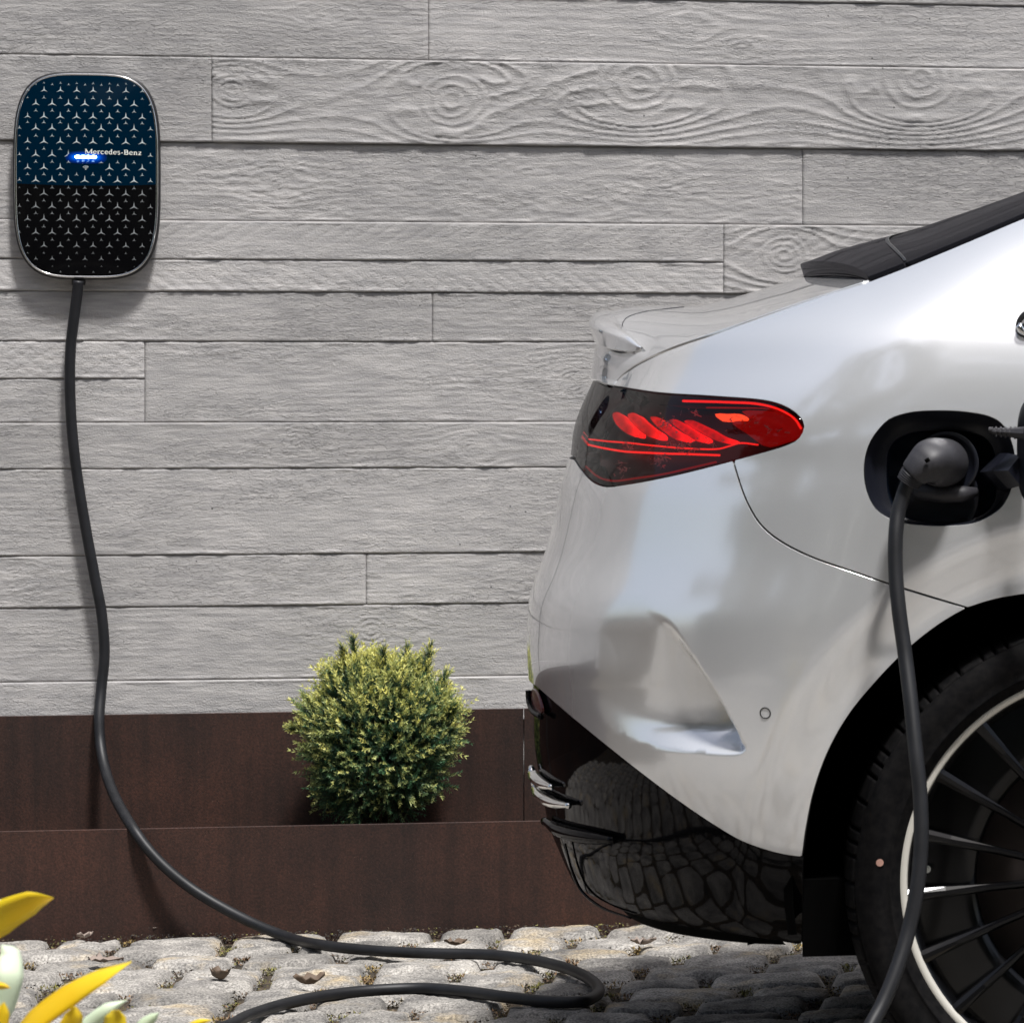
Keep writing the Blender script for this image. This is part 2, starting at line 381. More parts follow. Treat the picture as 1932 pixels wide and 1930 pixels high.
for bi, (ul, ur, jt, jb, proud, rough, knots, saw) in enumerate(boards):
    p0 = EL if ul is None else pj(ul)+.0003; p1 = ER if ur is None else pj(ur)-.0003
    z1, z0 = J[jt]-.0004, J[jb]+.0004
    infr = z0 < 1.80
    hx = .0045; hz = .0025 if infr else .02
    pi0, pi1 = max(p0, P_IN0), min(p1, P_IN1)
    if infr:
        xs = np.arange(pi0, pi1, hx); xs = np.r_[xs, pi1]
        if p0 < pi0: xs = np.r_[np.linspace(p0, pi0, 60, endpoint=False), xs]
        if p1 > pi1: xs = np.r_[xs, np.linspace(pi1, p1, 80)[1:]]
    else: xs = np.linspace(p0, p1, 160)
    nz = max(8, int((z1-z0)/hz)); zs_ = np.linspace(z0, z1, nz)
    Pg, Zg = np.meshgrid(xs, zs_)
    sd = bi*5+1
    phi = Zg + .022*(fbm(Pg*1.1, Zg*3, sd)-.5) + .007*(fbm(Pg*5, Zg*14, sd+1)-.5)
    ring_in = np.full_like(phi, 9.)
    halo = np.zeros_like(phi)
    for (ku, kv, kr) in knots:
        pk, zk = onwall(ku, kv, WALL_D); Rk = kr/1000.
        dx = (Pg-pk)/1.75; dz = Zg-zk + .004*(vnoise(Pg*40, Zg*40, sd+2)-.5); r2 = dx*dx+dz*dz+1e-7
        phi = phi - np.minimum(Rk*Rk*3.0/r2, 1.06)*dz
        rr = np.sqrt((dx*1.4)**2+dz*dz); ring_in = np.minimum(ring_in, rr/(Rk*1.35))
        halo = np.maximum(halo, np.exp(-r2/(Rk*Rk*9)))
    q = phi*(62 + 50*rng.random()) + 1.6*fbm(Pg*2.0, Zg*8, sd+4)
    fr_ = q - np.floor(q); ridge = (1-np.abs(2*fr_-1))
    ridge = np.clip(ridge*1.6-.6, 0, 1)**1.4
    patch = smooth01((fbm(Pg*2.3, Zg*7, sd+5)-.38)/.3)
    patch = np.clip(.08+patch+halo*1.2, 0, 1.5)
    big_ = max([0]+[q_[2] for q_ in knots]) >= 28
    h = (.0007 if big_ else .00042)*ridge*(patch+(2.4 if big_ else 1.5)*halo)
    crumb = vnoise(Pg*60, Zg*190, sd+6)*.6+vnoise(Pg*150, Zg*330, sd+7)*.4
    h += .0019*(rough*.8+.1)*np.clip(crumb-.42, 0, 1)*smooth01((fbm(Pg*3, Zg*10, sd+8)-.36)/.22)*(.5+rough)
    h += .0012*halo*np.clip(crumb-.35, 0, 1)
    h += .0005*(fbm(Pg*25, Zg*60, sd+9)-.5)
    ins = np.clip(1-ring_in, 0, 1); rk = (np.abs(((ring_in*3.4+.4*vnoise(Pg*30, Zg*30, sd)) % 1)-.5)*2)**3
    h = np.where(ring_in < 1, h*.35+.0019*rk*smooth01((1-ring_in)*6)-.0003, h)
    h += .00022*np.sin(Pg*2*np.pi/.0115)*smooth01((fbm(Pg*2, Zg*6, sd+11)-.4)/.2)         # saw ribs across the board
    if saw:
        for sg in ((1,), (-1,), (1, -1))[saw-1]:
            ph = (Pg*1.0 - sg*Zg*1.5 + .006*vnoise(Pg*8, Zg*8, sd+12))/.034
            f2 = ph-np.floor(ph); zz = (Zg-z0)/(z1-z0)
            mask = smooth01((zz-.25)/.4) if saw == 1 else (smooth01((.85-zz)/.4) if saw == 2 else 1.)
            h -= .0011*np.exp(-((f2-.5)/.09)**2)*mask*(.4+.6*vnoise(Pg*6, Zg*20, sd+13))
    # edges: rounded arrises and ragged fins where grout ran into the joint
    e = np.minimum(Zg-z0, z1-Zg); ex = np.minimum(Pg-p0, p1-Pg)
    h -= .0009*np.exp(-(e/.0012)**2)
    fin = smooth01((vnoise(Pg*26, Zg*0+bi, sd+14)-.45)/.3)
    h += .0022*fin*np.exp(-((Zg-z0-.0035)/.0018)**2)*(.6+.6*vnoise(Pg*180, Zg*0, sd+15))
    h += .0014*smooth01((vnoise(Pg*19, Zg*0+bi, sd+16)-.5)/.3)*np.exp(-((z1-Zg-.003)/.0016)**2)
    if ul is not None or ur is not None: h -= .0012*np.exp(-(ex/.0022)**2)
    h += proud*1.5/1000
    Zg2 = Zg + np.where(np.abs(Zg-z0) < 1e-6, .0009*(vnoise(Pg*60, Zg*0, sd+17)-.5), 0)
    d = WALL_D - h
    X = P0[0]+Pg*ca-d*sa; Y = P0[1]+Pg*sa+d*ca
    V = np.stack([X, Y, Zg2], -1).reshape(-1, 3)
    nr, ncn = Pg.shape; idx = np.arange(nr*ncn).reshape(nr, ncn)
    Fq = np.stack([idx[:-1, :-1], idx[:-1, 1:], idx[1:, 1:], idx[1:, :-1]], -1).reshape(-1, 4)
    # return edges into the wall
    loop = np.r_[idx[0, :], idx[1:, -1], idx[-1, -2::-1], idx[-2:0:-1, 0]]
    back = V[loop] + np.array([-sa, ca, 0])*.022; nb = len(V); V = np.vstack([V, back])
    li = np.arange(len(loop)); ln = (li+1) % len(loop)
    Fe = np.stack([loop[li], nb+li, nb+ln, loop[ln]], -1)
    mesh('board_panel', V, np.vstack([Fq, Fe]), M['concrete'], wall, True)

# ================================================================== STEEL TROUGH
trough = thing('planter_trough', along(0, .15, 0), 'long low rusty brown steel planter trough along the foot of the wall', 'planter')
zt = onwall(0, 1568, 0)[1]; zback = onwall(0, 1351, WALL_D-.03)[1]
def slab(name, pa, pb, za, zb, d0, d1, mt, parent, bev=.002):
    V = [along(p, d, z) for p in (pa, pb) for d in (d0, d1) for z in (za, zb)]
    o = mesh(name, V, [(0, 1, 3, 2), (4, 6, 7, 5), (0, 4, 5, 1), (2, 3, 7, 6), (0, 2, 6, 4), (1, 5, 7, 3)], mt, parent, False)
    b = o.modifiers.new('bevel', 'BEVEL'); b.width = bev; b.segments = 2; return o
ps = onwall(988, 1450, WALL_D-.03)[0]
slab('front_panel', -4.5, 5.5, -.06, zt, 0, .006, M['corten'], trough, .0012)
slab('back_panel', -4.5, ps-.0008, -.06, zback, WALL_D-.030, WALL_D-.024, M['corten'], trough, .001)
slab('back_panel', ps+.0008, 5.5, -.06, zback, WALL_D-.030, WALL_D-.024, M['corten'], trough, .001)
so_ = slab('soil', -4.5, 5.5, -.05, zt-.045, .008, WALL_D-.032, M['soil'], trough, .001)

# ================================================================== PAVING
bed = mesh('ground', [(-60, -60, -.022), (60, -60, -.022), (60, 60, -.022), (-60, 60, -.022)], [(0, 1, 2, 3)], M['soil'], None, False)
tag(bed, kind='structure')
pave = mesh('pavement', [along(*q) for q in ((-6, -11, -.017), (8, -11, -.017), (8, -.002, -.017), (-6, -.002, -.017))], [(0, 1, 2, 3)], M['soil'], None, False)
tag(pave, kind='structure')
def cobble_mesh(Lx, Ly, seed, nx=14, ny=11, hgt=.023):
    r = np.random.default_rng(seed); a, b = np.meshgrid(np.linspace(-1, 1, nx), np.linspace(-1, 1, ny))
    # square -> rounded square
    k = .16 + .16*r.random()
    X = a*np.sqrt(1-k*b*b*.5); Y = b*np.sqrt(1-k*a*a*.5)
    wob = .07
    X = X*(1+wob*(vnoise(Y*1.3+seed, X*0+seed*3., 2)-.5)*2) + .05*(r.random()-.5)*Y
    Y = Y*(1+wob*(vnoise(X*1.3+seed, Y*0+seed*7., 4)-.5)*2) + .10*(r.random()-.5)*X
    rr = np.maximum(np.abs(a), np.abs(b))
    e = np.clip((rr-.72)/.28, 0, 1)
    Z = -hgt*(1-np.sqrt(np.clip(1-e**2.3, 0, 1))) - .0035*(a*a+b*b)
    Z += .012*(fbm(a*1.6+seed, b*1.6+seed*.7, 5)-.5) + .0055*(vnoise(a*5+seed, b*5, 6)-.5) + .004*(r.random()-.5)*a + .004*(r.random()-.5)*b
    X *= Lx/2; Y *= Ly/2
    V = np.stack([X, Y, Z], -1).reshape(-1, 3)
    idx = np.arange(nx*ny).reshape(ny, nx)
    Fq = np.stack([idx[:-1, :-1], idx[:-1, 1:], idx[1:, 1:], idx[1:, :-1]], -1).reshape(-1, 4)
    return V, Fq
d = 0.004; row = 0; far_v = []; far_f = []; nfar = 0; ncob = 0; gaps = []
cob = []
while d > -0.0 and False: pass
q0 = -.006
r2g = np.random.default_rng(21)
while q0 > -10.5:
    wrow = .122 + .032*r2g.random()
    p = -2.6 + .2*r2g.random() if q0 > -2.6 else -4.5+.2*r2g.random()
    pend = 4.2 if q0 > -2.6 else 6.5
    while p < pend:
        lx = .115 + .085*r2g.random()
        c = along(p+lx/2, q0-wrow/2 + .010*(r2g.random()-.5), +.004+.007*(r2g.random()-.5))
        u_ = U0+F*c[0]/c[1] if c[1] > .5 else 0; v_ = V0+F*(H-c[2])/max(c[1], .5)
        vis = (-110 < u_ < 1990) and v_ < 2010
        cob.append((vis, c, lx-.002, wrow+.0, A_ + R_(3.5)*(r2g.random()-.5)*2, int(r2g.integers(1, 9999))))
        p += lx + .004 + .006*r2g.random()
    q0 -= wrow + .003 + .004*r2g.random()
for (vis, c, lx, ly, rz, sd) in cob:
    near = c[1] > 2.5
    V, Fq = cobble_mesh(lx, ly, sd, *( (16, 12) if vis else ((7, 6) if near else (5, 4))))
    cr, sr = math.cos(rz), math.sin(rz)
    V2 = np.stack([c[0]+V[:, 0]*cr-V[:, 1]*sr, c[1]+V[:, 0]*sr+V[:, 1]*cr, c[2]+V[:, 2]], 1)
    if vis and ncob < 300:
        mesh('cobble', V2, Fq, M['stone'], pave, True); ncob += 1
    else:
        far_v.append(V2); far_f.append(Fq+nfar); nfar += len(V2)
o = mesh('cobbles', np.vstack(far_v), np.vstack(far_f), M['stone'], pave, True)
tag(o, kind='stuff')
print('cobbles', ncob, 'joined', len(cob)-ncob)
#PART2
# ================================================================== THE CAR
UW, YW = 2100.0, 6.0
xw, yw = (UW-U0)*YW/F, YW
ZW = H-(1659-V0)*YW/F
LR = .84                                                # rear end to rear wheel centre
Ox = xw - LR*ca - .93*sa; Oy = yw - LR*sa + .93*ca
def l2w(X, w, z):
    X, w, z = np.broadcast_arrays(np.asarray(X, float), np.asarray(w, float), np.asarray(z, float))
    return np.stack([Ox+X*ca+w*sa, Oy+X*sa-w*ca, z], -1)
def w2l(P):
    dx, dy = P[..., 0]-Ox, P[..., 1]-Oy
    return np.stack([dx*ca+dy*sa, dx*sa-dy*ca, P[..., 2]], -1)
def proj(P):
    return np.stack([U0+F*P[..., 0]/P[..., 1], V0+F*(H-P[..., 2])/P[..., 1]], -1)
def bp(u, v, w):
    """photo point -> car frame point on the plane w metres beside the centreline"""
    tx = (u-U0)/F
    # (x-Ox)*sa-(y-Oy)*ca = w with x = k*tx, y = k
    k = (w + Ox*sa - Oy*ca)/(tx*sa - ca)
    P = np.array([k*tx, k, H-(v-V0)*k/F]); q = w2l(P); return np.array([q[0], w, q[2]])

def spl(xs, ys):
    xs = np.asarray(xs, float); ys = np.asarray(ys, float)
    o = np.argsort(xs); xs, ys = xs[o], ys[o]
    m = np.gradient(ys, xs)
    def f(x):
        x = np.asarray(x, float); xc = np.clip(x, xs[0], xs[-1])
        i = np.clip(np.searchsorted(xs, xc)-1, 0, len(xs)-2)
        hh = xs[i+1]-xs[i]; t = (xc-xs[i])/hh; t2, t3 = t*t, t*t*t
        return (2*t3-3*t2+1)*ys[i]+(t3-2*t2+t)*hh*m[i]+(-2*t3+3*t2)*ys[i+1]+(t3-t2)*hh*m[i+1]
    return f
W0 = spl([.14, .22, .28, .34, .40, .47, .55, .65, .78, .88, .96, 1.02, 1.08, 1.14, 1.20, 1.28, 1.36, 1.44, 1.5],
         [.760, .842, .884, .908, .926, .938, .946, .950, .951, .950, .946, .936, .915, .885, .850, .795, .735, .665, .60])
shut_uv = np.array([(1156, 728), (1165, 718), (1174.5, 708), (1190, 697), (1206, 687), (1246, 667), (1286, 651), (1343, 632), (1420, 604), (1513, 571.5), (1580, 549.5), (1638, 532)])
edge_uv = np.array([(1638, 532), (1705, 506), (1800, 467), (1932, 411)])
# approximate height of the upper edge of the body side, along the car
_e = [bp(u, v, .80) for u, v in shut_uv[::2]] + [bp(u, v, .76) for u, v in edge_uv]
zsf_x = [q[0] for q in _e] + [1.0, 1.3, 1.7, 2.3, 2.9, 3.3, 3.75, 4.3, 4.72]
zsf_z = [q[2] for q in _e] + [1.345, 1.385, 1.405, 1.40, 1.33, 1.19, 1.03, .95, .80]
zsf = spl(zsf_x, zsf_z)
LC = .50; XF = 4.80; LF = .75
_th = np.linspace(0, np.pi/2, 4001); PS, QS = 2.25, 2.7
_cx = LC*(1-np.cos(_th)**(2/PS)); _cw = .95*np.sin(_th)**(2/QS)
_cs = np.r_[0, np.cumsum(np.hypot(np.diff(_cx), np.diff(_cw)))]; SC = _cs[-1]
SF = SC + (XF-LF-LC)                                    # start of the front corner
_fx = LF*(1-np.cos(_th)**(2/PS)); _fw = .95*np.sin(_th)**(2/QS)
_fs = np.r_[0, np.cumsum(np.hypot(np.diff(_fx), np.diff(_fw)))]; SFE = SF + _fs[-1]
ZARCH = ZW
xr_f = lambda z: np.zeros_like(np.asarray(z, float))
RFL = spl([-.2, .2, .35, .55, .8, 1.2, 5], [.13, .13, .12, .085, .04, .02, .02])   # how far the shoulder rolls in
def surfA(s, z):
    s = np.asarray(s, float); z = np.asarray(z, float)
    ss = np.abs(s); xr = xr_f(z)
    X = np.where(ss < SC, np.interp(ss, _cs, _cx), np.where(ss < SF, LC+(ss-SC), XF-np.interp(SFE-ss, _fs, _fx)))
    f = np.where(ss < SC, np.interp(ss, _cs, _cw)/.95, np.where(ss < SF, 1., np.interp(SFE-ss, _fs, _fw)/.95))
    X = X + xr*np.clip(1-(ss-SC)/1.5, 0, 1)
    W = W0(z) - .012*np.exp(-((X-.45)/.35)**2)
    W = np.where(X > 2.2, W-.02*((X-2.2)/2)**2, W)
    h = .115; n = np.clip((z-(zsf(X)-h))/(h*1.10), 0, .965)
    W = W - RFL(X)*(1-np.sqrt(1-n*n))
    for ax in (LR, LR+3.12):
        r = np.hypot(X-ax, z-ZARCH)
        W = W - .016*smooth01((.500-r)/.085)
    w = W*f*np.sign(np.where(s == 0, 1, s))
    w = np.where(s == 0, 0., w)
    return l2w(X, w, z)
def nrmA(s, z, f=surfA, e=.0025):
    a = f(s+e, z)-f(s-e, z); b = f(s, z+e)-f(s, z-e)
    n = np.cross(a, b); n /= np.linalg.norm(n, axis=-1)[..., None]+1e-12; return n
# rear silhouette of the photograph: (u, v)
sil = np.array([(1118, 640), (1120, 655), (1124, 685), (1119, 712), (1107, 740), (1093, 771), (1083, 800), (1077, 835), (1075, 857), (1064, 895), (1052, 945), (1040, 1000), (1027, 1045),
                (1012, 1085), (1000, 1122), (995, 1170), (993, 1230), (997, 1285), (999, 1340), (1000, 1395), (1008, 1455), (1018, 1510), (1026, 1550), (1042, 1590), (1062, 1635), (1085, 1672), (1120, 1705)])
zi = np.array([bp(u, v, .3)[2] for u, v in sil]); xi_ = np.array([bp(u, v, .3)[0] for u, v in sil])
sg = np.linspace(-.9, SC, 400)
for it in range(10):
    o_ = np.argsort(zi)
    zz = np.r_[.0, zi[o_], 1.16, 1.6]; xx = np.r_[xi_[o_][0]+.1, xi_[o_], xi_[o_][-1]+.05, xi_[o_][-1]+.10]
    xr_f = spl(zz, xx)
    if it > 3:
        zf = np.arange(-.1, 1.7, .004); xf_ = xr_f(zf); kr = np.exp(-.5*(np.arange(-24, 25)*.004/.016)**2); kr /= kr.sum()
        xs_ = np.convolve(np.pad(xf_, 24, mode='edge'), kr, 'valid'); xr_f = (lambda zf, xs_: (lambda z: np.interp(z, zf, xs_)))(zf, xs_)
    Pg = surfA(sg[None, :]*np.ones((len(zi), 1)), zi[:, None]*np.ones((1, 400))); uv = proj(Pg)
    k = np.argmin(uv[..., 0], 1); r_ = np.arange(len(zi))
    us, vs, ys_ = uv[r_, k, 0], uv[r_, k, 1], Pg[r_, k, 1]
    xi_ = xi_ + .8*(sil[:, 0]-us)*ys_/F/ca; zi = zi - .8*(sil[:, 1]-vs)*ys_/F
print('silhouette residual', np.abs(sil[:, 0]-us).max(), np.abs(sil[:, 1]-vs).max(), 'rear x', xi_.min())

# inverse: photo -> (s, z)
_S, _Z = np.meshgrid(np.linspace(-.30, 3.4, 900), np.linspace(.16, 1.40, 300))
_PG = surfA(_S, _Z); _UV = proj(_PG); _NG = nrmA(_S, _Z)
_vis = np.einsum('...i,...i', _NG, np.array([0, 0, H])-_PG) > 0
_UVf = _UV[_vis]; _SZ = np.stack([_S[_vis], _Z[_vis]], -1)
def inv(uv):
    uv = np.asarray(uv, float).reshape(-1, 2); out = []
    for q in uv:
        i = np.argmin(((_UVf-q)**2).sum(1)); out.append(_SZ[i])
    sz = np.array(out)
    for _ in range(12):
        p = proj(surfA(sz[:, 0], sz[:, 1])); r = uv-p; e = 1e-3
        Ju = (proj(surfA(sz[:, 0]+e, sz[:, 1]))-p)/e; Jv = (proj(surfA(sz[:, 0], sz[:, 1]+e))-p)/e
        det = Ju[:, 0]*Jv[:, 1]-Ju[:, 1]*Jv[:, 0]
        ok = np.abs(det) > 2e4; det = np.where(ok, det, 1)
        ds = (r[:, 0]*Jv[:, 1]-r[:, 1]*Jv[:, 0])/det; dz = (Ju[:, 0]*r[:, 1]-Ju[:, 1]*r[:, 0])/det
        st = np.where(ok, 1, 0); sz = sz + np.stack([np.clip(ds, -.02, .02)*st, np.clip(dz, -.02, .02)*st], -1)
    return sz

def inpoly(P, poly):
    x, y = P[:, 0], P[:, 1]; c = np.zeros(len(P), bool); j = len(poly)-1
    for i in range(len(poly)):
        xi, yi = poly[i]; xj, yj = poly[j]
        if yi != yj:
            c ^= ((yi > y) != (yj > y)) & (x < (xj-xi)*(y-yi)/(yj-yi)+xi)
        j = i
    return c
def pdist(P, line, closed=False):
    """distance of points to a polyline"""
    L = np.asarray(line, float)
    if closed: L = np.vstack([L, L[:1]])
    best = np.full(len(P), 1e9)
    for a, b in zip(L[:-1], L[1:]):
        ab = b-a; t = np.clip(((P-a)@ab)/max(ab@ab, 1e-12), 0, 1)
        best = np.minimum(best, np.hypot(*(P-(a+t[:, None]*ab)).T))
    return best
def inset(poly, g):
    P = np.asarray(poly, float); n = len(P)
    area = .5*np.sum(P[:, 0]*np.roll(P[:, 1], -1)-np.roll(P[:, 0], -1)*P[:, 1])
    e = np.roll(P, -1, 0)-P; e /= np.linalg.norm(e, axis=1)[:, None]+1e-12
    nn = np.stack([-e[:, 1], e[:, 0]], 1)*np.sign(area)
    m = nn+np.roll(nn, 1, 0); m /= np.maximum(np.einsum('ij,ij->i', m, m)/2, .35)[:, None]
    return P+m*g

def skin(name, poly, mt, parent, holes=(), step=.012, g=.0014, f=surfA, lip=.010, extra=None, back=False, mirror=False, nf=None, off=0., flange=True, mirror_only=False):
    """a body panel: polygon in (s, z) filled with a fine mesh lifted on to the body surface, edges rolled in"""
    poly = resample(poly, step*.7, True); outer = inset(poly, g); hs = [inset(resample(h_, step*.6, True), -g) for h_ in holes]
    loops = [outer]+hs
    pts = [p for l in loops for p in l]; edges = []; k = 0
    for l in loops:
        n = len(l); edges += [(k+i, k+(i+1) % n) for i in range(n)]; k += n
    lo, hi = outer.min(0), outer.max(0)
    gx, gy = np.meshgrid(np.arange(lo[0], hi[0], step), np.arange(lo[1], hi[1], step))
    gx[1::2] += step/2
    G = np.stack([gx.ravel(), gy.ravel()], 1)
    if extra is not None: G = np.vstack([G, extra])
    ins = inpoly(G, outer)
    for h_ in hs: ins &= ~inpoly(G, h_)
    G = G[ins]
    dd = pdist(G, outer, True)
    for h_ in hs: dd = np.minimum(dd, pdist(G, h_, True))
    G = G[dd > step*.35]
    allp = np.vstack([np.array(pts), G])
    rv, re, rf, ov, oe, of = delaunay_2d_cdt([Vector(p) for p in allp], edges, [], 0, 1e-7)
    V2 = np.array([tuple(v) for v in rv]); T = np.array([t for t in rf if len(t) == 3])
    c = V2[T].mean(1); keep = inpoly(c, outer)
    for h_ in hs: keep &= ~inpoly(c, h_)
    T = T[keep]
    P = f(V2[:, 0], V2[:, 1]); N = nrmA(V2[:, 0], V2[:, 1], nf or f)
    P = P + N*off
    # orient
    tn = np.cross(P[T[:, 1]]-P[T[:, 0]], P[T[:, 2]]-P[T[:, 0]])
    fl = np.einsum('ij,ij->i', tn, N[T[:, 0]]) < 0
    T[fl] = T[fl][:, ::-1]
    V = [P]; NN = [N]; FF = [tuple(t) for t in T]; n0 = len(P)
    fm_ = [0]*len(FF)
    if flange:
        base = 0
        for li, l in enumerate(loops):
            n = len(l); a = inset(l, .0012 if li else .0012)
            idx = []
            # find the output vertex of each input vertex
            d2 = None
            ids = np.array([int(np.argmin(((V2-p)**2).sum(1))) for p in l])
            p0_, n0_ = P[ids], N[ids]
            tang = np.roll(p0_, -1, 0)-np.roll(p0_, 1, 0); outd = np.cross(tang, n0_); outd /= np.linalg.norm(outd, axis=1)[:, None]+1e-12
            cen = p0_.mean(0); sgn = np.sign(np.sum(np.einsum('ij,ij->i', outd, p0_-cen)))
            outd *= sgn if li == 0 else -sgn
            r0 = p0_; n_0 = n0_
            r1 = p0_+outd*.0004-n0_*.0005; n_1 = n0_+outd*.8; n_1 /= np.linalg.norm(n_1, axis=1)[:, None]
            r2 = p0_+outd*.0008-n0_*lip; n_2 = outd
            k0 = sum(len(q) for q in V); V += [r1, r2]; NN += [n_1, n_2]
            for i in range(n):
                j = (i+1) % n
                q1 = (int(ids[i]), int(ids[j]), k0+j, k0+i); q2 = (k0+i, k0+j, k0+n+j, k0+n+i)
                # orientation by normal
                vv = np.vstack([p0_[i], p0_[j], r1[j]]); nrm_ = np.cross(vv[1]-vv[0], vv[2]-vv[0])
                if np.dot(nrm_, n_1[i]) < 0: q1 = q1[::-1]; q2 = q2[::-1]
                FF.append(q1); FF.append(q2); fm_ += [0, 1]  # inner flange faces take the black slot, gap shade put into colour
    V = np.vstack(V); NN = np.vstack(NN)
    if mirror or mirror_only:
        L_ = w2l(V); Vm = l2w(L_[:, 0], -L_[:, 1], L_[:, 2])
        Nn = np.stack([NN[:, 0]*ca+NN[:, 1]*sa, NN[:, 0]*sa-NN[:, 1]*ca, NN[:, 2]], 1); Nn[:, 1] *= -1
        Nm = np.stack([Nn[:, 0]*ca+Nn[:, 1]*sa, Nn[:, 0]*sa-Nn[:, 1]*ca, Nn[:, 2]], 1)
        if mirror_only: return mesh(name, Vm, [f_[::-1] for f_ in FF], None, parent, True, normals=Nm, mats=[mt, M['seal_gap_shade']], fm=fm_)
        n_ = len(V); FF = FF+[tuple(i+n_ for i in f_[::-1]) for f_ in FF]; V = np.vstack([V, Vm]); NN = np.vstack([NN, Nm]); fm_ = fm_*2
    return mesh(name, V, FF, None, parent, True, normals=NN, mats=[mt, M['seal_gap_shade'] if mt is M['paint'] else mt], fm=fm_)

car = thing('parked_car', tuple(l2w(2.4, 0, 0)), 'silver white saloon car plugged in to charge, only its tail and back wheel in view', 'car')

# ---------- curves of the photograph
shut = inv(crom(shut_uv, 6)); glass_edge = inv(crom(edge_uv, 6))
lamp_top = inv(crom([(1156, 728), (1240, 741), (1346, 748), (1452, 758), (1489, 772), (1510, 790), (1516, 806), (1505, 828), (1479, 841), (1381, 869)], 6))
lamp_bot = inv(crom([(1381, 869), (1267, 897), (1182, 913), (1142, 917), (1118, 908), (1095, 884), (1083, 866)], 6))
seam_lid = inv(crom([(1156, 728), (1130, 758), (1105, 800), (1088, 848), (1086, 868)], 5))
seam_bump = inv(crom([(1383, 868), (1396, 912), (1411, 950), (1434, 988), (1470, 1019), (1530, 1050), (1600, 1075), (1680, 1102), (1760, 1127), (1827, 1147)], 6))
low_line = inv(crom([(1514, 1618), (1470, 1611), (1400, 1588), (1345, 1556), (1280, 1512), (1200, 1452), (1110, 1380), (1046, 1326), (1012, 1296)], 6))
arch_n = 40
_ac = inv(np.array([(UW-2, 1000)]))[0]
def arch_pts(R, t0, t1, n, X=LR):
    t = np.linspace(t0, t1, n); return np.stack([X+R*np.cos(t), ZARCH+R*np.sin(t)], 1)   # in (X, z)
RA = .3985
# the arch as traced from the photograph
arch_uv = [(1514, 1618), (1522, 1560), (1537, 1490), (1562, 1420), (1600, 1352), (1650, 1290), (1710, 1228), (1770, 1180), (1827, 1147), (1880, 1130), (1932, 1121)]
arch_l = inv(crom(arch_uv, 6))
sX = lambda X: SC + X - LC - 0.0                        # straight part: s of a car frame X (rear offset fades out forward)
def s_of_X(X, z):
    s = np.full(np.shape(z), SC+1.0) if np.ndim(z) else SC+1.0
    s = np.asarray(s, float)+0*np.asarray(X)
    for _ in range(20):
        L_ = w2l(surfA(s, z)); s = s + (X-L_[..., 0])
    return s
apex = arch_l[-1]; Xap = w2l(surfA(apex[0], apex[1]))[0]
# mirror the rear half of the arch about the wheel centre for the front half
def arch_full(X0):
    Lr_ = w2l(surfA(arch_l[:, 0], arch_l[:, 1])); rear = Lr_[:, [0, 2]]
    xs = rear[:, 0]; keep = xs < LR-.004
    rear = rear[keep]; front = rear[::-1].copy(); front[:, 0] = 2*LR-front[:, 0]
    a = np.vstack([rear, front]); a[:, 0] += X0-LR
    return a
AR = arch_full(LR)
AR[:, 1] = np.where(True, AR[:, 1], 0)
arch_sz = np.stack([s_of_X(AR[:, 0], AR[:, 1]), AR[:, 1]], 1)
nrear = int((AR[:, 0] < LR).sum()); arch_sz[:nrear] = arch_l[:nrear]
AFx = AR.copy(); AFx[:, 0] += 3.12; archF = np.stack([s_of_X(AFx[:, 0], AFx[:, 1]), AFx[:, 1]], 1)
isb = int(np.argmin(((arch_l-seam_bump[-1])**2).sum(1)))
# ---------- charge port outline
port_uv = [(1631, 895), (1633, 863), (1642, 835), (1657, 812), (1679, 791), (1718, 779), (1763, 776), (1820, 778), (1872, 789), (1894, 806), (1911, 846), (1914, 885), (1907, 922), (1890, 955), (1863, 975), (1836, 986), (1790, 991), (1745, 990), (1708, 986), (1679, 977), (1653, 959), (1637, 928)]
port = inv(crom(port_uv, 5, True))
# ---------- side window behind the door (its tip shows at the right edge)
xq = lambda X, z: np.array([s_of_X(X, z), z])
Xtip = bp(1921, 612, .90)[0]; ztip = bp(1921, 612, .90)[2]
win_l = np.array([(Xtip, ztip), (Xtip+.012, ztip-.018), (Xtip+.10, ztip-.028), (Xtip+.9, ztip-.06), (Xtip+2.2, ztip-.11), (Xtip+2.35, ztip-.09), (Xtip+2.1, ztip+.05), (Xtip+1.65, ztip+.20),
                  (Xtip+1.0, ztip+.255), (Xtip+.55, ztip+.24), (Xtip+.22, ztip+.14), (Xtip+.04, ztip+.03)])
win = np.array([xq(a, b) for a, b in crom(win_l, 5, True)])
XD = 1.36                                               # rear door cut
def vline(X, z0, z1, n=10): return np.array([xq(X, z) for z in np.linspace(z0, z1, n)])
top_l = np.array([(x, float(zsf(x))) for x in np.linspace(Xtip-.02, XD, 10)])
ge_end = w2l(surfA(*glass_edge[-1]))
def topline(x0, x1, n): 
    xs = np.linspace(x0, x1, n); zs = zsf(xs); return np.stack([s_of_X(xs, zs), zs], 1)
tl = topline(float(ge_end[0])+.02, XD, 12)
tl[:, 1] += (glass_edge[-1][1]-zsf(float(ge_end[0])))*np.linspace(1, 0, 12)**1
# rear quarter panel
zsill = .30
right_edge = vline(XD, tl[-1, 1], ARz if False else 1.0, 2)
qp = np.vstack([shut[:-1], glass_edge[:-1], tl, vline(XD, tl[-1, 1]-.02, zsill, 30), arch_sz[::-1][:1][:0]])
# arch from the front foot back to the bumper seam
ai = arch_sz[::-1]; cut = len(ai)-isb
qp = np.vstack([qp, np.array([[arch_sz[-1, 0]+.0, zsill]]) if arch_sz[-1, 1] > zsill+.01 else np.zeros((0, 2)), ai[:cut], seam_bump[::-1][1:], lamp_top[::-1][1:]])
win_q = win.copy()
